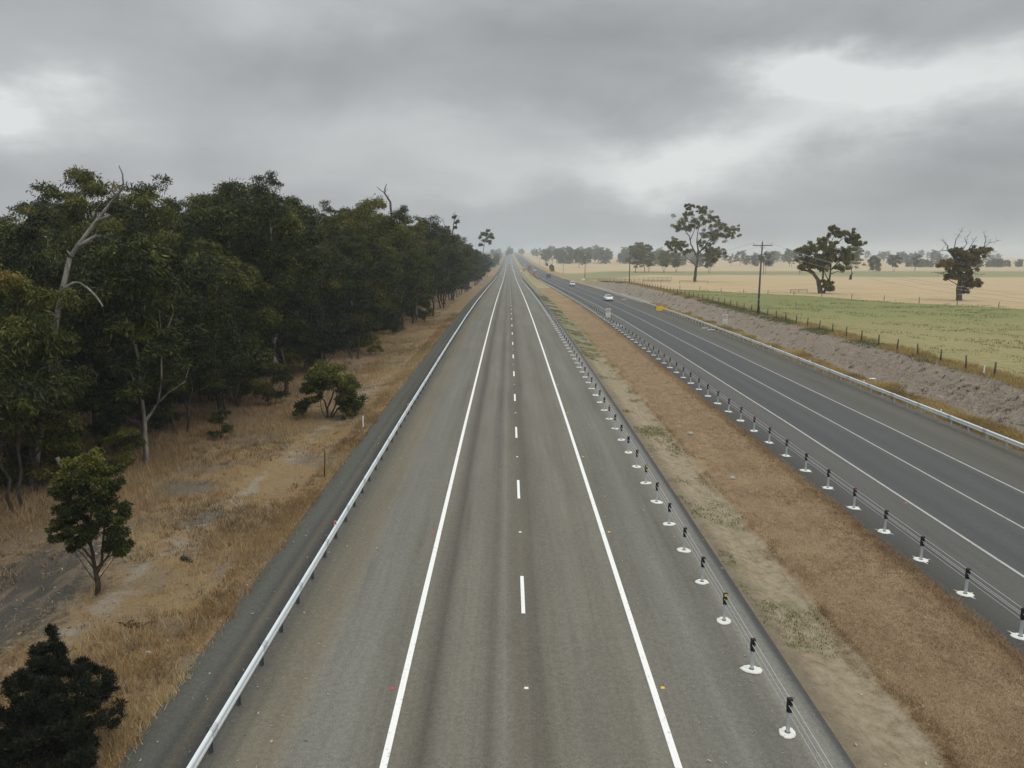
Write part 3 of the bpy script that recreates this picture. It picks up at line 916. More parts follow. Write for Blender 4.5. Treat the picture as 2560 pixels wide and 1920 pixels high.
def barrier(x, y0, step, count, refl, reflmesh, where, group, near_label, spokes):
    rr = np.random.default_rng(int(x * 10))
    for i in range(count):
        y = y0 + i * step
        word = ['nearest', 'second nearest', 'third nearest', 'fourth nearest', 'fifth nearest', 'sixth nearest', 'seventh nearest', 'eighth nearest']
        rc = reflmesh is REFY_ME
        if i in refl:
            j = refl.index(i)
            lab = '%s%s post with a %s reflector in the wire barrier %s' % ('', word[j] if j else 'nearest', 'yellow' if rc else 'red', where)
        elif i < 8:
            lab = '%s black capped steel post of the wire barrier %s' % (near_label if i == 0 else word[i], where)
        else:
            lab = 'black capped steel post farther along the wire barrier %s' % where
        t = thing('barrier_post', lab, 'barrier post', (x, y, float(zr(y))), rr.normal(0, .05), group)
        t.rotation_euler.x = rr.normal(0, .012)
        t.rotation_euler.y = rr.normal(.012, .012)
        c = obj('concrete_collar', COLLARS[int(rr.integers(6))], t)
        c.rotation_euler.z = rr.uniform(0, 6.28)
        s = rr.uniform(.92, 1.12)
        c.scale = (s, s, 1)
        obj('steel_post', POST_ME, t)
        obj('plastic_cap', CAP_ME, t)
        if i < 24:
            obj('socket', SOCK_ME, t)
        if spokes and i < 22:
            k = obj('spilled_grout', SPOKE_ME, t)
            k.rotation_euler.z = rr.uniform(-.3, .3)
        if i in refl:
            obj('reflector', reflmesh, t)
    ro = thing('wire_rope', 'taut steel wire ropes strung through the black capped posts %s' % where, 'wire rope', (x, y0, 0), 0)
    ys = np.concatenate([[-30.], y0 + step * np.arange(-2, count)])
    for dx_, h in ((-.03, .60), (.03, .70), (-.03, .81), (.03, .93)):
        b = B()
        b.tube([(dx_, yy_ - y0, float(zr(yy_)) + h) for yy_ in ys], .0115, 5)
        b.build('rope_strand', M_ROPE, ro)


barrier(7.17, 18.2, 3.0, 138, [2, 7, 12, 17, 22], REFY_ME, 'beside the pale carriageway', 'posts of the wire barrier beside the pale carriageway', 'nearest', False)
barrier(16.37, 23.1, 3.05, 132, [4, 9, 14, 19], REFR_ME, 'beside the dark carriageway', 'posts of the wire barrier beside the dark carriageway', 'nearest', True)


# ---------------------------------------------------------------- guardrails
def wbeam(b, x, ys, side, z0=.43):
    prof = [(0, .0), (.052, .012), (.075, .045), (.082, .110), (.070, .132), (.004, .150), (.004, .160), (.070, .178), (.082, .200), (.075, .265), (.052, .298), (0, .31)]
    n = len(prof)
    V, F = [], []
    for y in ys:
        z = float(zr(y))
        for (a, h) in prof:
            V.append((x + side * a, y, z + z0 + h))
    for i in range(len(ys) - 1):
        for k in range(n - 1):
            F.append((i * n + k, i * n + k + 1, (i + 1) * n + k + 1, (i + 1) * n + k))
    # back face, so the sheet has a thickness
    o = len(V)
    V += [(v[0] - side * .006, v[1], v[2]) for v in V]
    F += [(f[3] + o, f[2] + o, f[1] + o, f[0] + o) for f in F]
    b.add(V, F, True)


def guardrail(label, x, y0, y1, step, side, delin, refmat, pm_=None):
    g = thing('guardrail', label, 'guardrail', (x, y0, float(zr(y0))), 0)
    L = Vector((x, y0, float(zr(y0))))
    ys = np.unique(np.concatenate([np.arange(y0 - 6, y1, 4.0), [y1]]))
    b = B()
    wbeam(b, 0, ys, side)
    b.v = [(v[0], v[1] - L.y, v[2] - L.z) for v in b.v]
    rl = b.build('rail', M_GALV, g)
    lp = B()
    for k in range(22):
        yl = y0 + 4.03 * k
        wbeam(lp, side * .007, [yl - .17, yl + .17], side)
    lp.v = [(v[0], v[1] - L.y, v[2] - L.z) for v in lp.v]
    tag(lp.build('lap_joints', M_GALVP, rl), kind='stuff')
    pb = B()
    pb.box((-side * .075, 0, .37), (.012, .055, .74)).box((-side * .048, .028, .37), (.055, .008, .74)).box((-side * .102, -.028, .37), (.055, .008, .74))
    pme = pb.mesh('post', pm_ or M_DARKST)
    sb = B()
    sb.box((-side * .015, 0, .585), (.10, .13, .24), .01)
    sme = sb.mesh('spacer_block', M_DARKST)
    bb = B()
    for dz_ in (.06, .25):
        for dy_ in (-.11, .11):
            bb.cyl((side * .078, dy_, .43 + dz_), .016, .02, 8, 'x')
    bme = bb.mesh('bolts', M_DARKST)
    n = int((y1 - y0) / step) + 1
    far = B()
    for i in range(n):
        y = y0 + i * step
        p = (0, y - L.y, float(zr(y)) - L.z)
        if i < 96:
            o = obj('post', pme, g, p)
            if i < 45:
                obj('spacer_block', sme, o)
            if i < 40 and i % 2 == 0:
                obj('bolts', bme, o)
        else:
            far.box((-side * .08, p[1], p[2] + .37), (.06, .055, .74))
    if far.v:
        tag(far.build('post_row', M_DARKST, g), kind='stuff')
    for y in delin:
        db = B()
        db.box((0, 0, .82), (.105, .012, .20), .006).box((0, .006, .74), (.03, .02, .06))
        o = db.build('delineator', M_WHITE, g, (side * .01, y - L.y, float(zr(y)) - L.z))
        rb = B()
        rb.box((0, -.010, .84), (.075, .008, .115))
        rb.build('reflector', refmat, o)
    e = B()   # flared bull nose at the far end
    pts = [(0, y1 - L.y, float(zr(y1)) - L.z + .58), (-side * .25, y1 + .7 - L.y, float(zr(y1)) - L.z + .58), (-side * .6, y1 + 1.2 - L.y, float(zr(y1)) - L.z + .58)]
    for a_, c_ in zip(pts[:-1], pts[1:]):
        m_ = [(a_[k] + c_[k]) / 2 for k in range(3)]
        e.box(m_, (.05, math.dist(a_, c_), .31), 0, math.atan2(c_[0] - a_[0], -(c_[1] - a_[1])) + math.pi)
    e.build('end_terminal', M_WHITE, g)
    return g


guardrail('long galvanised steel guardrail along the left edge of the pale carriageway', -7.3, 17.45, 478, 2.015, 1, [31.2 + 24 * k for k in range(9)], M_RED)
guardrail('short guardrail starting again far off beyond the end of the long one', -5.6, 505, 760, 4.0, 1, [], M_RED)
guardrail('galvanised guardrail along the foot of the mulched embankment', 30.3, 36.0, 430, 2.0, -1, [53.2 + 12.0 * k for k in range(14)], M_WHITE, M_GALVP)

# ---------------------------------------------------------------- raised pavement markers
pm = B()
pm.add([(-.06, -.05, 0), (.06, -.05, 0), (.06, .05, 0), (-.06, .05, 0), (-.045, -.022, .022), (.045, -.022, .022), (.045, .022, .022), (-.045, .022, .022)],
       [(0, 1, 5, 4), (1, 2, 6, 5), (2, 3, 7, 6), (3, 0, 4, 7), (4, 5, 6, 7)])
for x, mt, colr, where in ((-3.30, M_RED, 'red', 'left edge line'), (.49, M_WHITE, 'white', 'gap of the dashed line'), (4.36, M_YEL, 'yellow', 'right edge line')):
    me = pm.mesh('pavement_marker', mt)
    for k in range(7):
        y = 20.27 + 12 * k
        w_ = ['nearest', 'second nearest', 'third nearest', 'fourth nearest'][k] if k < 4 else 'distant'
        tag(obj('pavement_marker', me, None, (x, y, float(zr(y)) + .005)), '%s small %s raised marker at the %s' % (w_, colr, where), 'road marker', 'raised %s pavement markers' % colr)
for k, (x, y) in enumerate(((19.2, 36.0), (19.2, 60.0))):
    tag(obj('pavement_marker', pm.mesh('pavement_marker', M_RED), None, (x, y, float(zr(y)) + .005)), ['nearer', 'farther'][k] + ' red raised marker on the left edge line of the dark carriageway', 'road marker')

# ---------------------------------------------------------------- paddock fence
fx = 38.35
fn = thing('paddock_fence', 'wire paddock fence of weathered timber posts along the top of the embankment', 'fence', (fx, 50, gz(fx, 50)))
Lf = Vector((fx, 50, gz(fx, 50)))
pms = []
for s in range(3):
    r_ = np.random.default_rng(70 + s)
    b = B()
    b.tube([(r_.normal(0, .02), r_.normal(0, .02), -.1), (0, 0, .6), (r_.normal(0, .03), r_.normal(0, .03), 1.22)], [.075, .07, .062], 8)
    pms.append(b.mesh('post', M_WOODP))
fys = 52.6 + 3.9 * np.arange(92)
for i, y in enumerate(fys):
    o = obj('post', pms[i % 3], fn, (0, y - Lf.y, gz(fx, y) - Lf.z))
    o.rotation_euler = (rngG.normal(0, .03), rngG.normal(0, .03), rngG.uniform(0, 6))
for h in (.35, .65, .92, 1.12):
    b = B()
    b.tube([(.06, y - Lf.y, gz(fx, y) - Lf.z + h) for y in fys], .007, 4)
    b.build('wire', M_WIRE, fn)
# cross fence at the far edge of the green paddock
xs = np.linspace(41, 104, 18)
cf = thing('paddock_fence', 'low line of widely spaced posts where the green paddock meets the golden one', 'fence', (41, 279 - 1.68 * 41, gz(41, 279 - 1.68 * 41)))
Lc = Vector(cf.location)
for i, x in enumerate(xs):
    y = 279 - 1.68 * x
    o = obj('post', pms[i % 3], cf, (x - Lc.x, y - Lc.y, gz(x, y) - Lc.z))
    o.scale = (.9, .9, rngG.uniform(.6, .95))
for h in (.4, .75):
    b = B()
    b.tube([(x - Lc.x, 279 - 1.68 * x - Lc.y, gz(x, 279 - 1.68 * x) - Lc.z + h) for x in xs], .006, 4)
    b.build('wire', M_WIRE, cf)


# pipe rails and yard
def rail_frame(label, p, q, h, posts, rails):
    t = thing('pipe_rail', label, 'pipe rail', (p[0], p[1], gz(*p)))
    L = Vector(t.location)
    for k in range(posts):
        f = k / (posts - 1)
        x, y = p[0] + (q[0] - p[0]) * f, p[1] + (q[1] - p[1]) * f
        b = B()
        b.tube([(0, 0, -.05), (0, 0, h)], .05, 6)
        b.build('post', M_POLE, t, (x - L.x, y - L.y, gz(x, y) - L.z))
    for k in range(rails):
        hh = h * (1 - .42 * k)
        b = B()
        b.tube([(0, 0, hh - .03), (q[0] - L.x, q[1] - L.y, gz(*q) - L.z + hh - .03)], .045, 6)
        b.build('rail', M_POLE, t)
    return t


rail_frame('single dark pipe rail in front of the tall spreading paddock tree', (54.0, 247), (63.0, 247), .95, 3, 1)
rail_frame('dark pipe rail just behind the embankment fence, left of the tall spreading tree', (43.2, 252), (51.5, 250), .95, 4, 2)
rail_frame('long low timber yard rail behind the second power pole', (43.5, 304), (62.5, 300), 1.4, 12, 3)
rail_frame('short low timber rail beside the white board at the far end of the embankment', (39.5, 345), (48, 342), 1.1, 6, 3)
rail_frame('small pipe rail at the foot of the leaning field gum', (66.5, 184), (71.2, 186), .9, 3, 2)


# ---------------------------------------------------------------- power line
def pole(x, y, H, label, full=True):
    t = thing('power_pole', label, 'power pole', (x, y, gz(x, y)), 0.0, 'timber power poles along the embankment')
    b = B()
    b.tube([(-.02, 0, -.2), (0, 0, H * .5), (.10, 0, H)], [.155, .135, .105], 12)
    b.build('shaft', M_POLE, t)
    a = B()
    a.box((.10, -.14, H - .55), (3.0, .10, .13), .01)
    c = a.build('crossarm', M_POLE, t)
    for dx_ in (-1.35, .0, 1.35):
        k = B()
        zb = H - .48 if dx_ else H
        k.tube([(.1 + dx_, -.14 if dx_ else 0, zb), (.1 + dx_, -.14 if dx_ else 0, zb + .18)], [.02, .02], 6).cyl((.1 + dx_, -.14 if dx_ else 0, zb + .22), .055, .13, 8)
        k.build('insulator', M_GREENPL, c)
    s = B()
    s.tube([(.55, -.14, H - .58), (.12, -.1, H - 1.15)], .022, 5).tube([(-.35, -.14, H - .58), (.06, -.1, H - 1.15)], .022, 5)
    s.build('brace', M_DARKST, t)
    if full:
        k = B()
        k.box((0, -.19, 2.2), (.16, .02, .10))
        k.build('tag_plate', M_GREENPL, t)
    return [(x + .1 - 1.35, y - .14, gz(x, y) + H - .2), (x + .1, y, gz(x, y) + H + .27), (x + .1 + 1.35, y - .14, gz(x, y) + H - .2)]


P0 = pole(38.6, -12, 11.0, 'timber power pole behind the camera on the embankment')
P1 = pole(38.4, 119.5, 10.9, 'nearest tall timber power pole standing on the embankment beside the green paddock')
P2 = pole(38.7, 251, 11.8, 'timber power pole beside the row of dark trees, second along the embankment')
P3 = pole(38.6, 397, 10.6, 'timber power pole beyond the end of the embankment, next to a white board', False)
P4 = pole(38.7, 558, 10.0, 'distant timber power pole between a round bush and the white board', False)
P5 = pole(38.7, 698, 9.6, 'distant timber power pole rising behind the round roadside bush', False)
P6 = pole(38.9, 990, 9.5, 'very distant thin power pole fading into the haze', False)
pl = thing('power_line', 'three pale power cables sagging between the timber poles', 'power cables', (38.5, -12, 10))
for A_, C_, sag in ((P0, P1, 4.4), (P1, P2, 3.0), (P2, P3, 2.6), (P3, P4, 2.4)):
    for k in range(3):
        a, c = Vector(A_[k]), Vector(C_[k])
        b = B()
        pts = []
        for i in range(25):
            f = i / 24
            p = a.lerp(c, f)
            p.z -= 4 * sag * f * (1 - f)
            pts.append(p - pl.location)
        b.tube(pts, .011, 4, False)
        b.build('cable', M_CABLE, pl)


# ---------------------------------------------------------------- signs
def text_curve(s, size, mat, name, parent, loc):
    cu = bpy.data.curves.new(name, 'FONT')
    cu.body = s
    cu.size = size
    cu.align_x, cu.align_y = 'CENTER', 'CENTER'
    cu.extrude = .002
    cu.offset = size * .02
    tmp = bpy.data.objects.new('tmp', cu)
    COL.objects.link(tmp)
    dg = bpy.context.evaluated_depsgraph_get()
    me = bpy.data.meshes.new_from_object(tmp.evaluated_get(dg))
    bpy.data.objects.remove(tmp)
    me.materials.clear()
    me.materials.append(mat)
    return obj(name, me, parent, loc, (math.pi / 2, 0, 0))


def speed_sign(x, y, zb, label, rz):
    t = thing('speed_sign', label, 'road sign', (x, y, gz(x, y)), rz)
    p = B()
    for dx_ in (-.2, .2):
        p.tube([(dx_, .03, -.1), (dx_, .03, zb + 1.4)], .025, 8)
    p.build('post', M_GALVP, t)
    b = B()
    b.box((0, 0, zb + 1.0), (.74, .012, .92), .008)
    b.build('speed_panel', M_SIGNW, t)
    ring = B()
    n = 32
    for k in range(n):
        a0, a1 = 6.2832 * k / n, 6.2832 * (k + 1) / n
        q = lambda a, r_: (r_ * math.cos(a), -.010, zb + 1.02 + r_ * math.sin(a))
        ring.quad(q(a0, .25), q(a1, .25), q(a1, .335), q(a0, .335))
    ring.build('red_ring', M_SIGNR, t)
    text_curve('80', .33, M_SIGNK, 'numerals', t, (0, -.010, zb + 1.02))
    b = B()
    b.box((0, 0, zb + .27), (.70, .012, .46), .008)
    o = b.build('lower_panel', M_SIGNW, t)
    b = B()
    for k in range(2):
        b.box((0, -.009, zb + .36 - .17 * k), (.50, .006, .07))
    b.build('text_rows', M_SIGNG, o)


speed_sign(15.95, 124.6, 1.05, 'white eighty speed sign standing between the median and the dark carriageway', .02)
speed_sign(33.2, 119.0, .55, 'white eighty speed sign standing on the foot of the mulched embankment', -.03)


def board(name, label, cat, x, y, wd, ht, leg, mat, lid=None, flag=False):
    t = thing(name, label, cat, (x, y, gz(x, y)))
    b = B()
    for sx in (-1, 1):
        b.tube([(sx * wd * .47, .02, 0), (sx * wd * .47, .02, leg + ht)], .022, 6).tube([(sx * wd * .47, .03, leg * 1.3), (sx * wd * .47, .55, 0)], .018, 6)
    b.build('legs', M_GALVP, t)
    b = B()
    if lid:
        b.box((0, 0, leg + (ht - lid) / 2 - .012), (wd, .025, ht - lid - .02), .01)
        b.build('lower_panel', mat, t)
        b = B()
        b.box((0, -.004, leg + ht - lid / 2), (wd, .025, lid - .02), .01)
        b.build('upper_panel', mat, t)
    else:
        b.box((0, 0, leg + ht / 2), (wd, .025, ht), .01)
        b.build('panel', mat, t)
    if flag:
        b = B()
        b.tube([(-wd * .5, 0, leg + ht), (-wd * .62, -.02, leg + ht + .10)], .02, 6).quad((-wd * .60, -.02, leg + ht + .12), (wd * .40, -.02, leg + ht + .10), (wd * .42, -.02, leg + ht + .03), (-wd * .5, -.02, leg + ht + .03))
        b.build('flag', M_SIGNR, t)


board('yellow_sign', 'bright yellow two panel road works sign on legs before the guardrail', 'road sign', 29.1, 150, 1.28, .98, .30, M_SIGNY, .36, True)
board('white_board', 'small white board in the grass at the far end of the embankment', 'board', 37.0, 388, 1.7, 1.0, .25, M_WHITE)
board('yellow_sign', 'yellow arrow board standing behind the oncoming blue truck', 'road sign', 28.3, 560, 3.0, 1.9, 1.3, M_SIGNY, .7)
board('white_board', 'long white board far off beside the distant power poles', 'board', 45.5, 800, 6.2, 1.5, 3.5, M_WHITE)
board('white_board', 'pale board beside the road works truck on the far median', 'board', 10.4, 640, 1.9, .9, .5, M_WHITE)

# slabs and scraps
for lab, x, y, rz, s in (('long pale slab lying flat by the embankment guardrail, nearer of two', 30.0, 114.6, .1, 1.0), ('pale slab lying by the embankment guardrail just behind another', 29.7, 117.2, .2, .8),
                         ('white slab lying on the shoulder behind the dark carriageway barrier posts', 17.3, 120.6, .05, 1.0), ('second white slab, a step farther from the camera behind the barrier posts', 17.0, 123.5, .0, .9), ('white plank lying on the mulched embankment', 33.6, 70.5, .35, .75),
                         ('small pale slab left on the far shoulder near the oncoming white car', 29.0, 196, .1, 1.0)):
    b = B()
    b.box((0, 0, .04), (1.15 * s, .28, .07), .015).box((-.34 * s, 0, .085), (.12, .2, .03), .01)
    tag(b.build('plastic_slab', M_WHITE, None, (x, y, float(z_batter(x, y)) + .03)), lab, 'slab').rotation_euler.z = rz
for lab, x, y, s in (('pale flat stone lying in the russet grass of the median', 12.1, 40.6, .17), ('sandy stone lying higher in the median grass', 12.1, 50.5, .22), ('small white stone at the edge of the bottom left scrub', -11.3, 22.6, .12)):
    r_ = np.random.default_rng(int(abs(x * 7 + y)))
    b = B()
    n = 9
    lo = [(s * r_.uniform(.8, 1.1) * math.cos(6.28 * k / n), s * .7 * r_.uniform(.8, 1.1) * math.sin(6.28 * k / n), -.03) for k in range(n)]
    up = [(p[0] * .7, p[1] * .7, s * r_.uniform(.30, .42)) for p in lo]
    b.add(lo + up, [(k, (k + 1) % n, n + (k + 1) % n, n + k) for k in range(n)] + [tuple(range(n, 2 * n))])
    zf = z_median if x > 0 else z_verge
    tag(b.build('stone', M_ROCK, None, (x, y, float(zf(x, y)) + (.07 if x > 0 else .01))), lab, 'stone')
b = B()
b.tube([(0, 0, -.2), (.06, .02, .7), (.10, .02, 1.45)], [.032, .03, .026], 6)
tag(b.build('star_picket', M_STUMP, None, (-9.95, 40.4, float(z_verge(-9.95, 40.4)))), 'thin black leaning picket at the edge of the gravel shoulder', 'picket')
b = B()
b.box((0, 0, .40), (.09, .02, .85), .005)
tag(b.build('marker_post', M_WHITE, None, (-9.9, 51.6, float(z_verge(-9.9, 51.6)))), 'slim white marker post in the dry grass past the rounded bush', 'marker post')
b = B()
b.box((0, 0, .35), (.12, .025, .8), .005)
tag(b.build('marker_post', M_WHITE, None, (38.0, 61.2, float(z_batter(38.0, 61.2)))), 'short white marker post beside the nearest paddock fence posts', 'marker post')
b = B()
b.tube([(-.32, .18, .05), (-.16, .10, .12), (0, .02, .11), (.16, -.08, .06), (.32, -.12, .03)], [.05, .085, .08, .05, .02], 7)
tag(b.build('bark_scrap', M_STUMP, None, (-13.0, 29.7, float(z_verge(-13.0, 29.7)))), 'dark curled strip of bark lying on the dry verge', 'bark')
b = B()
r_ = np.random.default_rng(5)
for k in range(9):
    a = r_.uniform(0, 3.14)
    c, s_ = math.cos(a) * .25, math.sin(a) * .2
    ox, oy = r_.normal(0, .35), r_.normal(0, .12)
    b.tube([(ox - c, oy - s_, .03), (ox, oy, .09), (ox + c, oy + s_, .04)], [.025, .035, .015], 5)
tag(b.build('stick_pile', M_STUMP, None, (-12.6, 24.6, float(z_verge(-12.6, 24.6)) + .02)), 'heap of dark broken sticks on the verge below the young tree', 'stick pile')
b = B()
b.tube([(0, 0, -.2), (.02, 0, .8), (.12, 0, 1.6), (.42, 0, 2.3), (.60, .02, 2.9)], [.55, .5, .42, .30, .08], 9).tube([(.2, 0, 1.5), (-.1, .02, 1.1)], [.2, .1], 6)
tag(b.build('burnt_stump', M_STUMP, None, (136, 311, gz(136, 311))), 'dark leaning stump alone in the golden paddock', 'stump')


# ---------------------------------------------------------------- vehicles
def wheel(t, x, y, r, wd):
    b = B()
    b.tube([(x - wd / 2, y, r), (x - wd / 2 + .03, y, r), (x + wd / 2 - .03, y, r), (x + wd / 2, y, r)], [r * .9, r, r, r * .9], 20)
    w_ = b.build('wheel', M_TYRE, t)
    b = B()
    b.cyl((x + (wd / 2 + .004) * (1 if x > 0 else -1), y, r), r * .62, .02, 16, 'x')
    b.build('rim', M_RIM, w_)


def loft(b, st):
    """st: (y, half width low, half width high, z low, z high); a rounded section at each station"""
    V, F = [], []
    for (y, wl, wh, zl, zh) in st:
        e = min(.10, (zh - zl) * .3)
        zm = zl + (zh - zl) * .45
        half = [(wl * .85, zl), (wl * .98, zl + e), (max(wl, wh), zm), (wh * .99, zh - e), (wh * .88, zh)]
        sec = [(a, z) for a, z in half] + [(-a, z) for a, z in half[::-1]]
        V += [(a, y, z) for a, z in sec]
    n = 10
    for i in range(len(st) - 1):
        for k in range(n):
            j = (k + 1) % n
            F.append((i * n + k, i * n + j, (i + 1) * n + j, (i + 1) * n + k))
    F.append(tuple(range(n - 1, -1, -1)))
    F.append(tuple(range((len(st) - 1) * n, len(st) * n)))
    b.add(V, F, False)


def car(name, label, x, y, rz, paint, kind):
    """front faces -y"""
    t = thing(name, label, 'car', (x, y, float(zr(y)) + .01), rz)
    if kind == 'sedan':
        body = [(-2.35, .70, .66, .42, .62), (-2.25, .86, .80, .26, .76), (-1.6, .91, .86, .22, .90), (-.8, .92, .89, .22, .98), (.9, .92, .89, .22, 1.00), (1.8, .91, .86, .24, 1.02), (2.35, .86, .80, .30, .98), (2.42, .74, .70, .42, .80)]
        roof = [(-.95, .78, .74, .93, .99), (-.20, .76, .60, .95, 1.44), (.35, .76, .60, .96, 1.49), (1.05, .75, .58, .97, 1.43), (1.85, .72, .66, .97, 1.04)]
        ws = ((-.93, .985), (-.22, 1.425)); rw = ((1.80, 1.06), (1.08, 1.41)); sd_ = (-.60, 1.45, 1.02, 1.37); hw = .62
    else:
        body = [(-2.35, .72, .68, .50, .80), (-2.28, .90, .86, .34, 1.00), (-1.5, .95, .92, .30, 1.12), (-.9, .95, .93, .30, 1.16), (1.2, .95, .93, .30, 1.18), (2.3, .94, .90, .34, 1.16), (2.40, .84, .80, .48, 1.00)]
        roof = [(-1.05, .82, .80, 1.10, 1.17), (-.45, .80, .68, 1.12, 1.76), (.2, .80, .68, 1.12, 1.82), (1.9, .80, .67, 1.12, 1.78), (2.30, .80, .72, 1.12, 1.20)]
        ws = ((-1.03, 1.165), (-.47, 1.74)); rw = ((2.28, 1.22), (1.92, 1.75)); sd_ = (-.70, 2.0, 1.18, 1.68); hw = .70
    b = B()
    loft(b, body)
    b.build('body', paint, t)
    b = B()
    loft(b, roof)
    b.build('roof', paint, t)

    def pane(nm, a, c, out):
        (y0, z0), (y1, z1) = a, c
        b = B()
        b.quad((-hw * 1.08, y0 + out, z0 + .03), (hw * 1.08, y0 + out, z0 + .03), (hw * .88, y1 + out, z1), (-hw * .88, y1 + out, z1))
        b.build(nm, M_GLASS, t)
    pane('windscreen', ws[0], ws[1], -.03)
    pane('rear_window', rw[0], rw[1], .03)
    for s in (-1, 1):
        b = B()
        y0, y1, z0, z1 = sd_
        xo, xi = (roof[2][1] + .012) * s, (roof[2][2] + .035) * s
        b.quad((xo, y0, z0), (xo, y1, z0), (xi, y1 - .35, z1), (xi, y0 + .38, z1))
        b.build('side_window', M_GLASS, t)
        b = B()
        b.box((s * (body[2][1] + .09), sd_[0] + .05, z0 + .02), (.2, .12, .14), .03)
        b.build('mirror', paint, t)
        b = B()
        b.box((s * .62, body[1][0] - .02, body[1][4] - .12), (.36, .08, .14), .03)
        b.build('headlight', M_LAMP, t)
        b = B()
        b.box((s * .68, body[-2][0] + .02, body[-2][4] - .16), (.26, .08, .16), .03)
        b.build('tail_light', M_CARR, t)
        for yw in (-1.42, 1.42):
            wheel(t, s * (body[2][1] - .10), yw, .33 if kind == 'sedan' else .38, .22)
    b = B()
    b.box((0, body[1][0] - .045, body[1][4] - .17), (.86, .06, .13), .02).box((0, body[1][0] - .045, .37), (1.3, .06, .12), .02)
    b.build('grille', M_BLACK, t)
    b = B()
    b.box((0, body[1][0] - .07, .50), (.37, .02, .11))
    b.build('number_plate', M_SIGNW, t)
    b = B()
    b.box((0, 0, .30), (1.55, 3.9, .16))
    b.build('underbody', M_BLACK, t)
    return t


car('white_sedan', 'white sedan driving towards the camera in the lane line of the dark carriageway', 24.35, 190.5, .03, M_CARW, 'sedan')
car('white_wagon', 'white boxy wagon following behind the white sedan', 25.2, 310, .02, M_CARW, 'suv')
car('white_van', 'white car far ahead alone on the pale carriageway', 2.8, 815, math.pi, M_CARW, 'suv')
car('pale_car', 'tiny pale car ahead of the white car in the far haze', .2, 1080, math.pi, M_CARW, 'sedan')
car('pale_car', 'tiny pale car coming out of the haze on the dark carriageway', 20.8, 1000, 0, M_CARW, 'suv')
car('red_car', 'dull red car parked beside the orange barrier on the far median', 17.6, 560, .05, M_CARR, 'suv')


def truck(name, label, x, y, rz, cabm, boxm, L, H):
    t = thing(name, label, 'truck', (x, y, float(ground(x, y)) + .01), rz)
    b = B()
    b.box((0, -L / 2 + .95, 1.35), (2.2, 1.8, 1.7), .18)
    c = b.build('cab', cabm, t)
    b = B()
    b.quad((-.98, -L / 2 + .035, 1.42), (.98, -L / 2 + .035, 1.42), (.92, -L / 2 + .035, 2.05), (-.92, -L / 2 + .035, 2.05))
    b.build('windscreen', M_GLASS, c)
    for s in (-1, 1):
        b = B()
        b.box((s * .8, -L / 2 + .03, .82), (.34, .08, .2), .03)
        b.build('headlight', M_LAMP, c)
        b = B()
        b.box((s * 1.25, -L / 2 + .25, 1.75), (.16, .1, .4), .03)
        b.build('mirror', M_BLACK, c)
        for yw in (-L / 2 + .95, L / 2 - 1.1):
            wheel(t, s * .98, yw, .46, .28)
    b = B()
    b.box((0, 0, .62), (1.0, L * .95, .2)).box((0, -L / 2 + .03, .55), (2.1, .1, .26), .04)
    b.build('chassis', M_BLACK, t)
    b = B()
    b.box((0, .95, .85 + H / 2), (2.35, L - 2.1, H), .05)
    b.build('cargo_body', boxm, t)
    return t


truck('blue_truck', 'small blue truck coming along the dark carriageway behind the white wagon', 23.6, 466, .02, M_CARB, M_CARB, 5.2, 1.5)
truck('ochre_truck', 'tall ochre road works truck parked on the far median', 12.9, 668, .0, M_TRY, M_TRY, 7.5, 2.9)
car('pale_car', 'pale car on the dark carriageway just past the orange barrier fence', 22.0, 660, 0, M_CARW, 'suv')
truck('red_truck', 'dull red road works truck parked right of the ochre truck', 18.4, 700, .0, M_CARR, M_CARR, 8.0, 3.0)

# orange plastic mesh fence of the road works
of = thing('barrier_fence', 'orange plastic barrier fence round the far road works on the median', 'barrier fence', (16.9, 452, float(zr(452))))
Lo = Vector(of.location)
b = B()
for i in range(34):
    y0, y1 = 452 + 4.5 * i, 456.4 + 4.5 * i
    for h in (.25, .45, .65, .85, 1.05):
        b.box((-.02 * i, (y0 + y1) / 2 - Lo.y, float(zr(y0)) - Lo.z + h), (.03, 4.4, .10))
b.build('mesh', M_ORANGE, of)
for i in range(35):
    y0 = 452 + 4.5 * i
    b = B()
    b.tube([(0, 0, 0), (0, 0, 1.25)], .04, 6)
    b.build('post', M_ORANGE, of, (-.02 * i, y0 - Lo.y, float(zr(y0)) - Lo.z))
for k, (x, y) in enumerate(((-2.2, 690), (3.3, 690), (5.2, 640), (14.2, 505))):
    b = B()
    b.cyl((0, 0, .03), .28, .06, 12).cyl((0, 0, .55), .16, .98, 12, 'z', .06)
    tag(b.build('traffic_cone', M_WHITE if k != 3 else M_ORANGE, None, (x, y, float(zr(y)) + .005)), ['pale road works cone far off beside the left edge line', 'pale road works cone far off beside the right edge line', 'pale road works cone on the far right shoulder of the pale road', 'orange road works cone near the start of the orange fence'][k], 'cone')


# ---------------------------------------------------------------- trees
def tube_np(pts, rad, n=6):
    P = np.asarray(pts, float)
    T = np.gradient(P, axis=0)
    T /= np.linalg.norm(T, axis=1)[:, None] + 1e-9
    ref = np.where(np.abs(T[:, 2:3]) > .9, np.array([[1., 0, 0]]), np.array([[0., 0, 1]]))
    A_ = np.cross(T, ref)
    A_ /= np.linalg.norm(A_, axis=1)[:, None] + 1e-9
    Bv = np.cross(T, A_)
    a = np.arange(n) * 2 * np.pi / n
    V = P[:, None, :] + (A_[:, None, :] * np.cos(a)[None, :, None] + Bv[:, None, :] * np.sin(a)[None, :, None]) * np.asarray(rad)[:, None, None]
    i = np.arange(len(P) - 1)[:, None] * n
    k = np.arange(n)[None, :]
    j = (k + 1) % n
    F = np.stack([i + k, i + j, i + n + j, i + n + k], -1).reshape(-1, 4)
    return V.reshape(-1, 3), F


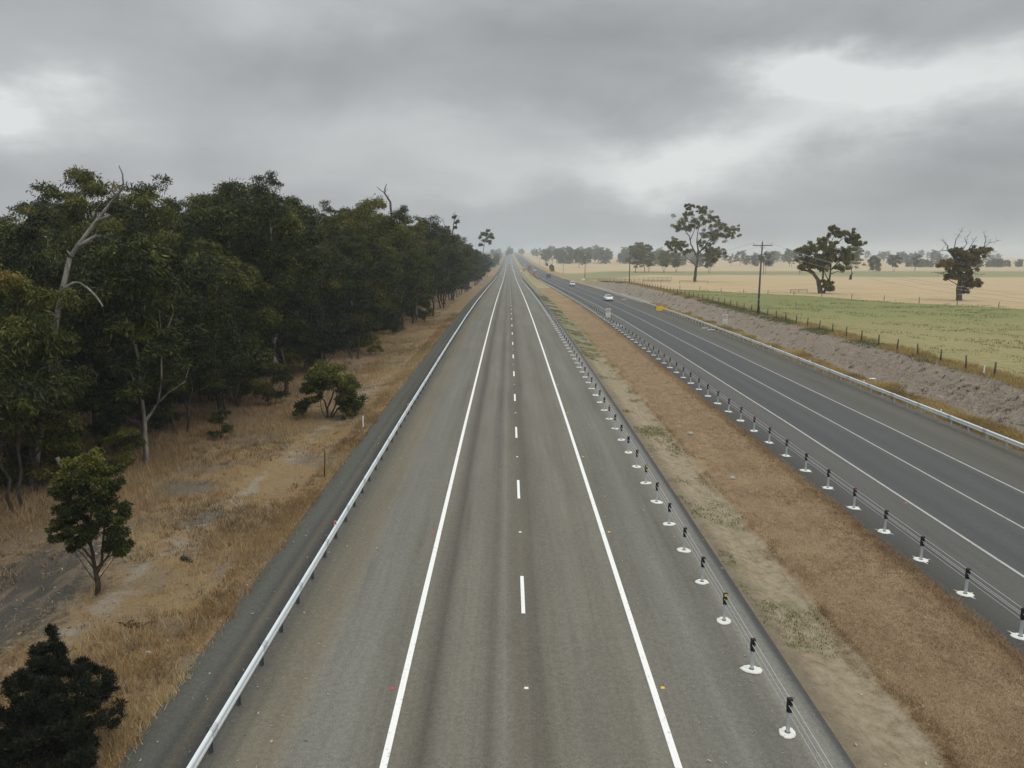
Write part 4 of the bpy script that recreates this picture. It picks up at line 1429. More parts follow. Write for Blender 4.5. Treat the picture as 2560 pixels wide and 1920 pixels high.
class Wood:
    def __init__(s):
        s.V, s.F, s.n = [], [], 0

    def limb(s, pts, r0, r1, n=6):
        m = len(pts)
        V, F = tube_np(pts, r0 + (r1 - r0) * np.linspace(0, 1, m) ** .8, n)
        s.V.append(V)
        s.F.append(F + s.n)
        s.n += len(V)

    def mesh(s, name, mat):
        return np_mesh(name, np.concatenate(s.V), np.concatenate(s.F), mat, smooth=True)


def curve(p, q, r_, sagv=0.0, wig=.05, n=7, up=.3):
    p, q = np.asarray(p, float), np.asarray(q, float)
    L = np.linalg.norm(q - p)
    c = (p + q) / 2 + np.array([0, 0, -up * L * .35 + sagv]) + r_.normal(0, wig * L, 3)
    t = np.linspace(0, 1, n)[:, None]
    P = (1 - t) ** 2 * p + 2 * t * (1 - t) * c + t ** 2 * q
    P[1:-1] += r_.normal(0, wig * L * .25, (n - 2, 3))
    return P


def leaves(r_, C, R, per, L, Wd, droop, tint, shell=.5, tvar=.13):
    C, R = np.asarray(C, float), np.asarray(R, float)
    N = len(C)
    u = r_.normal(0, 1, (N * per, 3))
    u /= np.linalg.norm(u, axis=1)[:, None]
    u[:, 2] = np.where(u[:, 2] < -.45, -u[:, 2] * .8, u[:, 2])
    rad = r_.random(N * per) ** shell
    ci = np.repeat(np.arange(N), per)
    # sub clumps inside each puff, so its outline breaks up
    sub = r_.normal(0, 1, (N, 7, 3))
    sub /= np.linalg.norm(sub, axis=2)[:, :, None]
    pick = r_.integers(0, 7, N * per)
    sc = sub[ci, pick] * R[ci] * .62
    p = C[ci] + np.where((r_.random(N * per) < .72)[:, None], sc + u * rad[:, None] * R[ci] * .45, u * rad[:, None] * R[ci])
    d_ = r_.normal(0, .7, (N * per, 3)) + u * .5
    d_[:, 2] -= droop
    d_ /= np.linalg.norm(d_, axis=1)[:, None]
    sd_ = np.cross(d_, r_.normal(0, 1, (N * per, 3)))
    sd_ /= np.linalg.norm(sd_, axis=1)[:, None] + 1e-9
    ll = (L * r_.uniform(.6, 1.3, N * per))[:, None]
    ww = (Wd * r_.uniform(.6, 1.3, N * per))[:, None]
    V = np.stack([p, p + d_ * ll * .45 + sd_ * ww / 2, p + d_ * ll, p + d_ * ll * .45 - sd_ * ww / 2], 1).reshape(-1, 3)
    F = np.arange(len(V)).reshape(-1, 4)
    tt = np.clip(np.asarray(tint)[ci] + r_.normal(0, tvar, N * per), 0, 1)
    return V, F, tt


def gum(seed, H, cb, R, K, per, L=.33, Wd=.095, droop=.9, bark=None, leaf=None, pr=.95, stems=1, lean=0.0, npf=4, tint=.42, r0=None, env_pow=.55, flat_=.75):
    r_ = np.random.default_rng(seed)
    wd = Wood()
    r0 = r0 or .013 * H
    C, Rr, T = [], [], []
    for s_ in range(stems):
        off = np.array([r_.normal(0, .35), r_.normal(0, .35), 0]) * (stems > 1)
        top = np.array([r_.normal(0, .05) * H + lean * H, r_.normal(0, .05) * H, H * r_.uniform(.80, .90)]) + off * 4
        n = 10
        t = np.linspace(0, 1, n)[:, None]
        P = off + (top - off) * t
        P[1:-1] += r_.normal(0, .012 * H, (n - 2, 3)) * np.array([1, 1, .2])
        P[0, 2] = -.3
        wd.limb(P, r0 * (1 if stems == 1 else .75), r0 * .22, 8)
        KK = K // stems
        for k in range(KK):
            f = ((k + r_.uniform(.2, .8)) / KK) ** .85
            zt = cb + (H - cb) * f
            env = R * math.sin(math.pi * (.12 + .80 * f)) ** env_pow
            a = k * 2.399 + r_.normal(0, .35)
            rr = env * r_.uniform(.50, 1.0)
            ax = np.array([np.interp(zt, P[:, 2], P[:, 0]), np.interp(zt, P[:, 2], P[:, 1]), 0])
            tgt = ax + np.array([math.cos(a) * rr, math.sin(a) * rr, zt])
            za = max(cb * .45, zt - rr * r_.uniform(.5, .9) - .5)
            st = np.array([np.interp(za, P[:, 2], P[:, 0]), np.interp(za, P[:, 2], P[:, 1]), za])
            Q = curve(st, tgt, r_, 0, .05)
            rl = r0 * (.42 - .22 * f)
            wd.limb(Q, rl, rl * .18, 5)
            for j in range(npf):
                c = Q[-1] + r_.normal(0, 1, 3) * np.array([.20, .20, .13]) * R if j else Q[-1]
                if j == npf - 1:
                    c = Q[4] + r_.normal(0, .12 * R, 3) + np.array([0, 0, .3])
                if j:
                    wd.limb(curve(Q[4], c, r_, 0, .05, 4), rl * .3, rl * .08, 4)
                s2 = pr * r_.uniform(.7, 1.3)
                C.append(c)
                Rr.append((s2, s2, s2 * flat_))
                T.append(tint + r_.normal(0, .15))
    V, F, tt = leaves(r_, C, Rr, per, L, Wd, droop, T, .5, .17)
    return wd.mesh('trunk', bark or M_BARK_DK), np_mesh('crown', V, F, leaf or M_LEAF, {'tint': tt})


def plant(name, meshes, x, y, rz, sc, label, cat='tree', group=None, zf=None):
    z = float((zf or ground)(x, y))
    t = thing(name, label, cat, (x, y, z - .05), rz, group)
    t.scale = sc if isinstance(sc, (tuple, list)) else (sc, sc, sc)
    obj('trunk', meshes[0], t)
    if meshes[1] is not None:
        obj('crown', meshes[1], t)
    return t


GUMS = [
    gum(101, 16, 4.5, 4.3, 17, 448, pr=1.22, npf=3, flat_=.72, bark=M_BARK_DK),
    gum(102, 17, 5.5, 4.0, 16, 448, pr=1.18, npf=3, flat_=.72, bark=M_BARK_PALE, tint=.48),
    gum(103, 15, 3.0, 4.6, 18, 448, pr=1.25, npf=3, flat_=.70, bark=M_BARK_DK, stems=2, tint=.37),
    gum(104, 18, 6.0, 4.2, 17, 425, pr=1.15, npf=3, flat_=.72, bark=M_BARK_PALE, tint=.44, lean=.04),
    gum(105, 14, 2.2, 4.2, 18, 448, pr=1.20, npf=3, flat_=.70, bark=M_BARK_DK, tint=.35, stems=2),
    gum(106, 16, 3.6, 3.8, 17, 448, pr=1.10, npf=3, flat_=.75, bark=M_BARK_DK, tint=.52, lean=-.03),
    gum(107, 19, 8, 3.9, 15, 210, pr=.85, npf=3, bark=M_BARK_PALE, tint=.54, droop=.5),
]
UNDER = [
    gum(121, 6.5, .8, 2.4, 16, 230, pr=.72, stems=3, tint=.40, L=.26, Wd=.07),
    gum(122, 5.0, .6, 2.0, 14, 230, pr=.65, stems=3, tint=.55, leaf=M_LEAF_BR, L=.24, Wd=.065),
]


def edge(Y):
    return np.interp(Y, [30, 42, 60, 80, 100, 125, 150, 200, 300, 500, 900, 1600], [-23.5, -21.5, -20.3, -18.0, -17.0, -16.0, -14.2, -13.8, -13.5, -13.3, -13.0, -13.0])


WOODG = 'gum trees of the wood left of the road'
rf = np.random.default_rng(7)
placed = []


def ok(x, y, dmin):
    for (a, b_) in placed:
        if (a - x) ** 2 + (b_ - y) ** 2 < dmin * dmin:
            return False
    placed.append((x, y))
    return True


# hand placed trees along the edge: (x, y, kind, scale, label)
front = [
    (-24.6, 38.9, 5, .68, 'dark gum covering the foot of the dead leaning trunk'),
    (-25.0, 47.5, 2, .88, 'dark bushy gum standing just behind the white forked trunk'),
    (-20.6, 55.5, 4, .82, 'dense low gum hanging over the dry grass beyond the white forked trunk'),
    (-21.4, 70.0, 6, .90, 'tall open gum rising above the wood where the skyline is highest'),
    (-25.4, 71.5, 3, .98, 'tall pale trunked gum left of the highest crown on the skyline'),
    (-28.8, 70.5, 6, .93, 'tall open gum at the left end of the highest stretch of skyline'),
    (-33.2, 62.5, 3, 1.0, 'round topped tall gum behind the dead leaning trunk'),
    (-28.9, 62.5, 1, 1.0, 'rounded gum right of the dead leaning trunk with sky showing below its crown'),
    (-26.4, 50.5, 4, .90, 'broad low gum beneath the dead leaning trunk'),
    (-19.2, 66.0, 0, .95, 'dark gum on the edge of the wood above the rounded bush'),
    (-17.6, 86.9, 2, .80, 'many stemmed gum at the edge of the wood behind the rounded bush'),
    (-22.5, 74.0, 3, .98, 'tall gum in the second row behind the many stemmed gum'),
    (-17.6, 100.0, 5, 1.14, 'dark gum leaning out over the straw verge half way along the wood'),
    (-17.2, 122.0, 4, 1.22, 'low branching dark gum where the straw verge narrows'),
    (-14.4, 147.0, 2, 1.20, 'gum standing closest to the gravel shoulder half way to the crest'),
    (-14.6, 168.0, 4, 1.24, 'rounded dark gum right beside the guardrail farther on'),
    (-33.5, 52.5, 5, .90, 'broad dark gum low at the left border behind the dead leaning trunk'),
    (-28.5, 43.0, 4, .88, 'dark gum at the left border of the picture below the dead leaning trunk'),
    (-23.5, 64.0, 1, 1.0, 'pale stemmed gum deep in the shade of the wood'),
]
for (x, y, k, s, lab) in front:
    placed.append((x, y))
    plant('gum_tree', GUMS[k], x, y, rf.uniform(0, 6.28), (s, s, s * rf.uniform(.96, 1.04)), lab, 'tree', WOODG)
placed.append((-21.2, 44.1))
cnt = 0
for (y0, y1, depth, dmin, tries) in ((36, 80, 30, 4.3, 420), (80, 140, 34, 5.0, 420), (140, 260, 30, 6.0, 420), (260, 520, 26, 8.0, 360), (520, 1500, 30, 17.0, 260)):
    for _ in range(tries):
        y = rf.uniform(y0, y1)
        x = float(edge(y)) - rf.random() ** 1.3 * depth
        if x < -.66 * y - 9 or cnt > 226:
            continue
        if not ok(x, y, dmin):
            continue
        k = int(rf.integers(0, 7))
        into = float(edge(y)) - x
        s = rf.uniform(.80, 1.02) * (1.0 if into > 4 else .88)
        if y < 75:
            s *= .93
        if 84 < y < 300:
            s *= 1.13 if k not in (3, 6) else .98
        elif k in (3, 6):
            s *= .93
        if y > 520:
            s *= .82
        lab = 'dark green gum tree massed with others in the wood left of the road' if y < 260 else ('dark gum tree far along the left verge towards the crest' if y < 520 else 'grey hazy tree far off beside the distant road')
        plant('gum_tree', GUMS[k], x, y, rf.uniform(0, 6.28), (s, s, s * rf.uniform(.92, 1.1)), lab, 'tree', WOODG if y < 520 else 'hazy trees beside the distant road')
        cnt += 1
rb_ = np.random.default_rng(91)
for _ in range(46):
    y = 36 + 110 * rb_.random() ** 1.2
    x = float(edge(y)) - rb_.uniform(1.5, 9)
    s = rb_.uniform(.45, .85)
    plant('bush', UNDER[0], x, y, rb_.uniform(0, 6.28), (s * 1.15, s * 1.15, s), 'low dark undergrowth bush in the shade of the wood', 'bush', 'bushes under the trees of the wood', z_verge)
# saplings in front of the wood
for i, (x, y, k, s) in enumerate(((-19.0, 60.5, 0, .55), (-18.8, 49.5, 0, .30), (-15.6, 89.5, 1, .55), (-16.4, 112, 0, .7), (-21.5, 41.5, 0, .42), (-24.5, 41, 0, .55), (-26.5, 39.5, 0, .6), (-23.2, 50.5, 0, .6), (-14.2, 131, 0, .7), (-19.4, 76, 0, .62), (-18.2, 93.5, 0, .8))):
    lab = ['spindly green sapling at the foot of the wood below the dense low gum', 'tiny bright sapling alone in the dry grass right of the white forked trunk', 'small bright green bush beside the many stemmed gum', 'dark undergrowth bush at the edge of the wood half way along'][i] if i < 4 else 'low dark undergrowth bush in the shade of the wood'
    plant('bush', UNDER[k], x, y, rf.uniform(0, 6.28), s, lab, 'bush', 'bushes under the trees of the wood', z_verge)


# traced single trees: offsets in pixels of the photograph from the foot, u metres per pixel
def traced(seed, u, limbs, puffs, per, depth, L, Wd, bark, leaf, droop=.5, sub=4, tint=.45, twig=0, twigr=.02, pf_=.50, jit=.45):
    r_ = np.random.default_rng(seed)
    wd = Wood()
    for (pts, a, b_) in limbs:
        P = np.array([(p[0] * u, (p[2] if len(p) > 2 else 0) * u, p[1] * u) for p in pts], float)
        t = np.linspace(0, len(P) - 1, (len(P) - 1) * 3 + 1)
        Q = np.stack([np.interp(t, np.arange(len(P)), P[:, k]) for k in range(3)], -1)
        Q[1:-1] += r_.normal(0, .35 * u, (len(Q) - 2, 3))
        wd.limb(Q, a, b_, 7)
        for k in range(twig):
            i = int(r_.integers(len(Q) // 2, len(Q)))
            dv = r_.normal(0, 1, 3) * np.array([1, .8, .7]) + (Q[-1] - Q[0]) / np.linalg.norm(Q[-1] - Q[0]) * 1.1
            q = Q[i] + dv / np.linalg.norm(dv) * r_.uniform(4, 12) * u
            tp = curve(Q[i], q, r_, 0, .08, 5, -.2)
            wd.limb(tp, max(b_ * .8, twigr), twigr * .4, 4)
            for m_ in range(2):
                dv2 = dv + r_.normal(0, .8, 3)
                wd.limb(curve(tp[int(r_.integers(2, 4))], tp[3] + dv2 / np.linalg.norm(dv2) * r_.uniform(2, 6) * u, r_, 0, .08, 4, -.2), twigr * .7, twigr * .3, 3)
    C, R, T = [], [], []
    for pu in puffs:
        x, z, rx, rz = pu[:4]
        tn = pu[4] if len(pu) > 4 else tint
        for k in range(sub):
            yv = r_.uniform(-depth, depth) * u
            c = np.array([(x + r_.normal(0, jit) * rx) * u, yv, (z + r_.normal(0, jit * .9) * rz) * u])
            C.append(c)
            gm = (rx * rz) ** .5 * pf_ * u
            R.append((gm * 1.05, gm * 1.05, gm * .9))
            T.append(tn + r_.normal(0, .10))
    cr = None
    if C:
        V, F, tt = leaves(r_, C, R, per, L, Wd, droop, T)
        cr = np_mesh('crown', V, F, leaf, {'tint': tt})
    return wd.mesh('trunk', bark), cr


def put(name, ms, x, y, label, zf=None, rz=0.0, cat='tree', group=None):
    return plant(name, ms, x, y, rz, 1.0, label, cat, group, zf)


# tall spreading paddock tree
u = 276 / 1940
T1 = traced(201, u, [
    ([(0, -2), (1, 12), (2, 28), (4, 44), (6, 60), (6, 78)], .62, .34),
    ([(5, 60), (-3, 76), (-12, 92), (-17, 112), (-28, 128, 4), (-40, 138, 6)], .36, .07), ([(-15, 100), (-8, 122, -4), (-3, 142, -6)], .2, .05),
    ([(6, 78), (2, 98), (4, 120, 4), (10, 145, 5)], .30, .06), ([(4, 90), (13, 112, -5), (22, 138, -6)], .24, .05),
    ([(6, 66), (18, 84), (34, 98, -4), (55, 112, -8), (85, 124, -8)], .32, .05), ([(24, 90), (45, 120, 6), (62, 138, 6)], .2, .04),
    ([(2, 40), (-8, 50), (-20, 58), (-32, 72, 5), (-48, 84, 8)], .24, .05), ([(-2, 45), (-16, 48, -5), (-27, 55, -5)], .14, .05),
    ([(4, 38), (18, 40), (34, 44, -4), (52, 66, -6)], .17, .05), ([(22, 41), (30, 34, 3), (42, 38, 5), (48, 52, 6)], .12, .04),
    ([(-14, 120), (-22, 150, 2), (-18, 172, 2), (-24, 186, 2)], .06, .02), ([(6, 140), (12, 166, 0), (10, 178, 0)], .05, .02)],
    [(-34, 140, 20, 11), (-14, 150, 22, 11), (8, 158, 20, 12), (-44, 132, 11, 9), (-24, 128, 14, 8), (30, 148, 14, 9), (40, 156, 9, 7), (-5, 136, 16, 8),
     (52, 128, 24, 13), (76, 128, 19, 9), (92, 126, 9, 6), (60, 142, 13, 8), (30, 122, 17, 11), (38, 106, 22, 11), (26, 92, 16, 8), (62, 114, 18, 7), (84, 112, 10, 5),
     (-56, 94, 14, 9), (-40, 98, 12, 9), (-30, 86, 15, 10), (-46, 82, 12, 8), (-22, 76, 10, 7), (-63, 90, 8, 6), (48, 76, 22, 10), (34, 66, 14, 8), (62, 70, 12, 9), (30, 82, 12, 7), (42, 52, 12, 6),
     (12, 172, 9, 5), (-24, 166, 8, 4), (-20, 178, 3, 2), (-26, 186, 3, 2), (-14, 184, 3, 2), (-2, 182, 2, 2), (14, 180, 4, 3)],
    120, 26, .42, .18, M_BARK_FD, M_LEAF_FD, .3, 12, .46, pf_=.40, jit=.62, twig=2, twigr=.05)
put('field_gum', T1, 65.6, 276.1, 'tall spreading gum with a bare lower trunk alone in the golden paddock')
# broad leaning one
u = 180.8 / 1940
T2 = traced(202, u, [
    ([(2, -2), (-2, 18), (-8, 36), (-20, 52), (-36, 58), (-52, 60)], .66, .18), ([(-16, 50), (-34, 66, 5), (-45, 88, 8), (-52, 104, 8)], .30, .06),
    ([(-4, 24), (4, 40, -3), (2, 62, -5), (-6, 90, -5)], .36, .10), ([(8, -2, 4), (20, 20, 4), (24, 42, 4), (24, 70, 4), (18, 100, 4)], .34, .10), ([(22, 30), (12, 52, 6), (8, 60, 8)], .16, .06),
    ([(24, 60), (38, 78, -4), (60, 100, -6), (76, 118, -6)], .24, .05), ([(14, 96), (26, 118, 2), (44, 132, 2), (50, 138, 2)], .2, .05), ([(0, 100), (18, 124, -2), (26, 145, -2)], .15, .04), ([(24, 50), (40, 56, 3), (58, 52, 3)], .12, .05)],
    [(-46, 110, 14, 7, .42), (-34, 114, 16, 9), (-60, 104, 8, 6), (-18, 108, 18, 9), (0, 112, 20, 9, .55), (16, 118, 16, 8, .6), (-2, 126, 9, 7, .52), (-3, 132, 6, 5),
     (26, 150, 11, 8), (20, 160, 7, 4), (36, 148, 12, 6), (48, 150, 10, 6), (64, 148, 8, 6), (74, 142, 8, 6), (80, 136, 8, 6), (62, 132, 9, 6), (72, 128, 9, 6), (84, 124, 7, 5),
     (-30, 92, 20, 10), (-8, 92, 22, 11, .36), (16, 96, 24, 12), (40, 104, 20, 10), (60, 104, 16, 9), (66, 92, 10, 8), (-40, 84, 10, 9), (-30, 74, 12, 9, .35), (-8, 74, 18, 9, .38), (14, 76, 16, 8, .55), (8, 64, 14, 6, .38),
     (44, 86, 10, 8), (56, 80, 10, 8), (60, 66, 8, 7), (42, 66, 7, 6), (-48, 66, 7, 5), (20, 22, 14, 7, .40), (26, 12, 9, 7, .40), (14, 30, 6, 4)],
    150, 24, .42, .18, M_BARK_FD, M_LEAF_FD, .3, 9, .46, pf_=.46, jit=.55, twig=1, twigr=.04)
put('field_gum', T2, 72.2, 180.8, 'broad gum leaning on several thick trunks at the edge of the green paddock')
# half dead one
u = 157 / 1940
T3 = traced(203, u, [
    ([(0, -2), (-3, 16), (-4, 34), (-3, 52), (-8, 72), (-14, 92), (-26, 112)], .62, .26),
    ([(-4, 46), (8, 60, 3), (16, 72, 4), (30, 76, 4), (44, 84, 3), (56, 88, 2)], .26, .04), ([(-26, 110), (-38, 122, 2), (-40, 134, 2), (-46, 138, 2), (-56, 148, 1)], .17, .03),
    ([(-34, 118), (-44, 122, -2), (-58, 124, -2)], .10, .03), ([(-28, 112), (-24, 128, 1), (-22, 152, 1), (-14, 162, 1), (-10, 172, 1)], .13, .03), ([(-20, 102), (-8, 122, -3), (4, 138, -3), (-2, 150, -3), (10, 166, -3)], .15, .03),
    ([(-6, 70), (6, 98, 4), (12, 124, 4), (22, 140, 4), (28, 152, 4)], .17, .03), ([(6, 90), (30, 108, -2), (46, 124, -2), (50, 148, -2), (44, 164, -2)], .20, .03), ([(46, 126), (60, 140, 0), (80, 146, 0)], .09, .02), ([(44, 118), (62, 124, 2), (76, 120, 2)], .08, .02), ([(40, 112), (56, 108, 2), (66, 110, 2)], .07, .02),
    ([(-10, 76), (-34, 72, 3), (-52, 66, 3), (-66, 70, 3)], .11, .03), ([(-4, 34), (-14, 42, 2), (-40, 56, 2), (-48, 66, 2)], .12, .03), ([(20, 74), (34, 66, 2), (50, 64, 2)], .06, .02), ([(-46, 88), (-52, 96, 0), (-58, 104, 0)], .06, .02)],
    [(-48, 86, 14, 8, .62), (-36, 92, 16, 9, .62), (-24, 84, 14, 9, .55), (-20, 66, 14, 9, .50), (-12, 56, 10, 8, .42), (-26, 54, 8, 7, .5), (-8, 76, 13, 10, .40), (-2, 92, 15, 10, .40), (8, 106, 14, 9, .42), (-16, 112, 14, 7, .6), (-26, 122, 10, 6, .5), (-6, 118, 10, 6, .5),
     (20, 84, 12, 10, .42), (28, 98, 12, 9, .45), (36, 110, 12, 8, .55), (42, 120, 12, 7, .6), (26, 120, 6, 9, .55), (52, 124, 7, 6, .6), (20, 66, 9, 6, .40), (24, 46, 13, 9, .45), (32, 38, 9, 8, .45), (18, 34, 9, 7, .45), (10, 22, 6, 5, .45), (16, 54, 8, 6, .42)],
    170, 20, .34, .14, M_BARK_FD, M_LEAF_BN, .25, 9, .5, pf_=.48, jit=.55, twig=9, twigr=.024)
put('field_gum', T3, 91.0, 157.0, 'half dead gum with bare grey branches above clumps of foliage, far right in the paddock')

FG = [gum(301, 18, 5.5, 6.5, 16, 110, L=.8, Wd=.34, pr=1.7, droop=.2, bark=M_BARK_FD, leaf=M_LEAF_FD, tint=.30, flat_=.6),
      gum(302, 15, 4.5, 5.2, 14, 110, L=.8, Wd=.34, pr=1.5, droop=.2, bark=M_BARK_FD, leaf=M_LEAF_FD, tint=.36, flat_=.6, stems=2),
      gum(303, 12, 1.2, 5.6, 18, 110, L=.8, Wd=.36, pr=1.6, droop=.2, bark=M_BARK_FD, leaf=M_LEAF_FD, tint=.26, flat_=.7),
      gum(304, 16, 6.0, 4.6, 12, 60, L=.7, Wd=.3, pr=1.3, droop=.2, bark=M_TWIG, leaf=M_LEAF_RS, tint=.42, stems=3, flat_=.6)]
# the row behind the second pole
for i, (x, y, k, s, lab) in enumerate((
        (80, 496, 0, 1.0, 'largest hazy paddock tree immediately right of the second power pole'), (93.5, 540, 0, 1.05, 'tall hazy paddock tree, second from the left in the row'), (91.6, 512, 1, .92, 'hazy paddock tree on two crossing trunks in the middle of the row'),
        (98.8, 498, 1, .90, 'hazy paddock tree with a curved trunk right of the two crossing trunks'), (109.2, 512, 1, .82, 'small hazy paddock tree at the right end of the row'), (122.4, 480, 1, .90, 'hazy tree with a short trunk partly behind the tall spreading gum'),
        (148.6, 455, 3, .78, 'pale many stemmed half bare tree right of the nearest power pole'), (217, 495, 0, .95, 'hazy tree standing behind the broad leaning gum on its right'), (164, 440, 3, .72, 'pale thin tree standing behind the broad leaning gum on its left'),
        (262, 560, 2, .85, 'small dark hazy tree standing left in a pair on the far paddock'), (270, 548, 1, .75, 'small dark hazy tree standing right in a pair on the far paddock'), (306, 590, 3, .72, 'leaning open tree alone on the far paddock beyond the pair'),
        (70, 780, 0, .95, 'broad hazy tree with a dark trunk before the far grey wood'), (78, 800, 1, .85, 'hazy tree leaning beside the broad one before the far grey wood'))):
    plant('paddock_tree', FG[k], x, y, rf.uniform(0, 6.28), s, lab, 'tree', 'hazy trees in the far paddocks')
# far woods, tree by tree
rf2 = np.random.default_rng(17)


def clump(n, x0, x1, y0, y1, s0, s1, label, group, ks=(0, 1, 2)):
    for _ in range(n):
        s = rf2.uniform(s0, s1)
        plant('hazy_tree', FG[int(rf2.choice(ks))], rf2.uniform(x0, x1), rf2.uniform(y0, y1), rf2.uniform(0, 6.28), (s, s, s * rf2.uniform(.85, 1.1)), label, 'tree', group)


clump(38, 50, 185, 1050, 1200, 1.0, 1.3, 'grey hazy tree of the far wood between the dark carriageway and the row', 'trees of the far grey wood')
clump(24, 160, 330, 860, 1000, .8, 1.1, 'grey hazy tree of the far wood behind the tall spreading gum', 'trees of the far grey wood behind the spreading gum')
clump(48, 425, 610, 800, 850, .48, .66, 'low rounded hazy tree of the far windbreak at the right border', 'trees of the far windbreak', (2,))
clump(26, 330, 640, 1000, 1250, .8, 1.1, 'faint hazy tree of the farthest wood on the right', 'trees of the farthest wood')
clump(34, 250, 1150, 1250, 1750, .7, 1.05, 'faint grey tree on the low horizon at the far right', 'trees along the right horizon', (0, 2, 2))
clump(30, -60, 420, 1500, 1900, .9, 1.4, 'faint grey tree on the low far hill across the end of the road', 'trees of the far hill')
plant('bush', FG[2], 35.4, 640, .4, (.42, .42, .46), 'dark round bush beside the far end of the dark carriageway', 'bush', None)
plant('bush', FG[2], 44, 905, .4, (.35, .35, .30), 'low dark bush far off beside the distant road', 'bush', None)
plant('bush', FG[2], 398, 560, .4, (.5, .5, .20), 'low dark bush on the far green strip right of the half dead gum', 'bush', None)

# the gum with the white forked trunk
r6 = np.random.default_rng(66)
pf6 = []
for k in range(34):
    a, q = r6.uniform(0, 6.28), r6.random() ** .5
    pf6.append((10 + math.cos(a) * q * 125, 385 + math.sin(a) * q * 190, r6.uniform(26, 44), r6.uniform(22, 36), r6.uniform(.25, .62)))
N6 = traced(606, 44.1 / 1940, [([(0, -6), (1, 60), (3, 112), (2, 170), (1, 240), (-6, 330), (-4, 470)], .17, .05), ([(3, 108), (20, 132, 3), (40, 160, 5), (52, 215, 6), (60, 330, 8), (55, 450, 8)], .10, .03), ([(40, 158, 0), (75, 188, -8), (118, 215, -12), (130, 250, -12)], .06, .02),
                               ([(1, 180, 0), (-30, 240, 10), (-60, 330, 14), (-70, 420, 14)], .07, .02), ([(-2, 300, 0), (-40, 380, -14), (-80, 460, -14)], .06, .015), ([(55, 300, 0), (90, 380, 10), (110, 470, 10)], .06, .015), ([(2, 90, 0), (-16, 112, -6), (-34, 118, -8)], .03, .01)],
            pf6, 170, 120, .36, .095, M_BARK_PALE, M_LEAF, .8, 3, .42, twig=2, twigr=.015, pf_=.75)
put('gum_tree', N6, -21.2, 44.1, 'gum with a straight white trunk forking low at the front of the wood', z_verge, 0, 'tree', WOODG)
# dead timber in and above the wood
u = 40 / 1940
D1 = traced(401, u, [([(-150, -2, 0), (-90, 250, 0), (-40, 455, 0), (0, 580, 0), (15, 600, 0), (37, 627, 0), (75, 672, 0), (106, 706, 0), (134, 735, 0), (147, 755, 0), (147, 780, 0), (140, 801, 0)], .175, .025),
                     ([(27, 613, 0), (46, 623, 4), (70, 636, 6)], .13, .07), ([(75, 672, 0), (92, 679, 5), (107, 684, 6)], .10, .05), ([(127, 728, 0), (120, 744, -4), (127, 764, -4)], .065, .03), ([(144, 744, 0), (153, 755, 3), (153, 764, 3)], .05, .025), ([(5, 586, 0), (-7, 600, 3)], .055, .025)],
            [], 1, 1, 1, 1, M_DEAD, M_LEAF, twig=0)
dt = put('dead_tree', D1, -22.3, 40.0, 'bleached dead trunk leaning up to the right across the wood, one limb drooping', z_verge)
DL = traced(407, u, [([(-20, 506, 0), (4, 520, -3), (22, 520, -4), (42, 506, -5), (62, 484, -6), (76, 462, -8)], .075, .04), ([(34, 512, 0), (52, 492, 4), (60, 480, 6)], .04, .02)], [], 1, 1, 1, 1, M_DEAD, M_LEAF)
obj('dead_limb', DL[0], dt)
u = 130 / 1940
D3 = traced(403, u, [([(0, -2), (8, 150), (14, 250), (9, 297), (-3, 318), (-2, 330), (2, 340)], .34, .05), ([(-3, 318), (-12, 324), (-22, 333)], .10, .03)], [], 1, 1, 1, 1, M_TWIG, M_LEAF, twig=2, twigr=.025)
put('dead_tree', D3, -20.0, 130, 'bare dead snag poking above the middle of the wood', z_verge)
u = 200 / 1940
D4 = traced(404, u, [([(0, -2), (2, 80), (0, 140), (2, 160), (6, 180), (8, 200), (6, 212)], .30, .05), ([(1, 150), (-6, 172), (-16, 186), (-20, 198)], .14, .03), ([(4, 170), (14, 186), (16, 200)], .1, .03)],
            [(-8, 180, 5, 3, .5), (14, 194, 5, 6, .45), (8, 204, 4, 4, .45), (10, 178, 4, 3, .5)], 60, 5, .4, .14, M_TWIG, M_LEAF_RS, .3, 4, .5, twig=3, twigr=.03)
put('gum_tree', D4, -14.6, 200, 'thin half bare gum standing above the far end of the wood', z_verge)
u = 420 / 1940 * .76
D5 = traced(405, u, [([(0, -2), (3, 60), (6, 100), (12, 130), (18, 150)], .34, .05), ([(8, 110), (-2, 128), (-8, 140)], .12, .04), ([(12, 128), (26, 140), (34, 146)], .12, .03)],
            [(14, 152, 12, 8), (22, 160, 9, 6), (30, 146, 12, 8), (6, 146, 11, 8), (18, 138, 11, 8), (36, 138, 7, 6), (-4, 138, 9, 7), (10, 126, 12, 8), (24, 126, 11, 8), (2, 116, 10, 7)], 110, 8, .6, .24, M_TWIG, M_LEAF, .3, 4, .5, twig=1, twigr=.05)
put('gum_tree', D5, -14.6, 420, 'open crowned gum standing higher than the trees at the far end of the wood', z_verge)

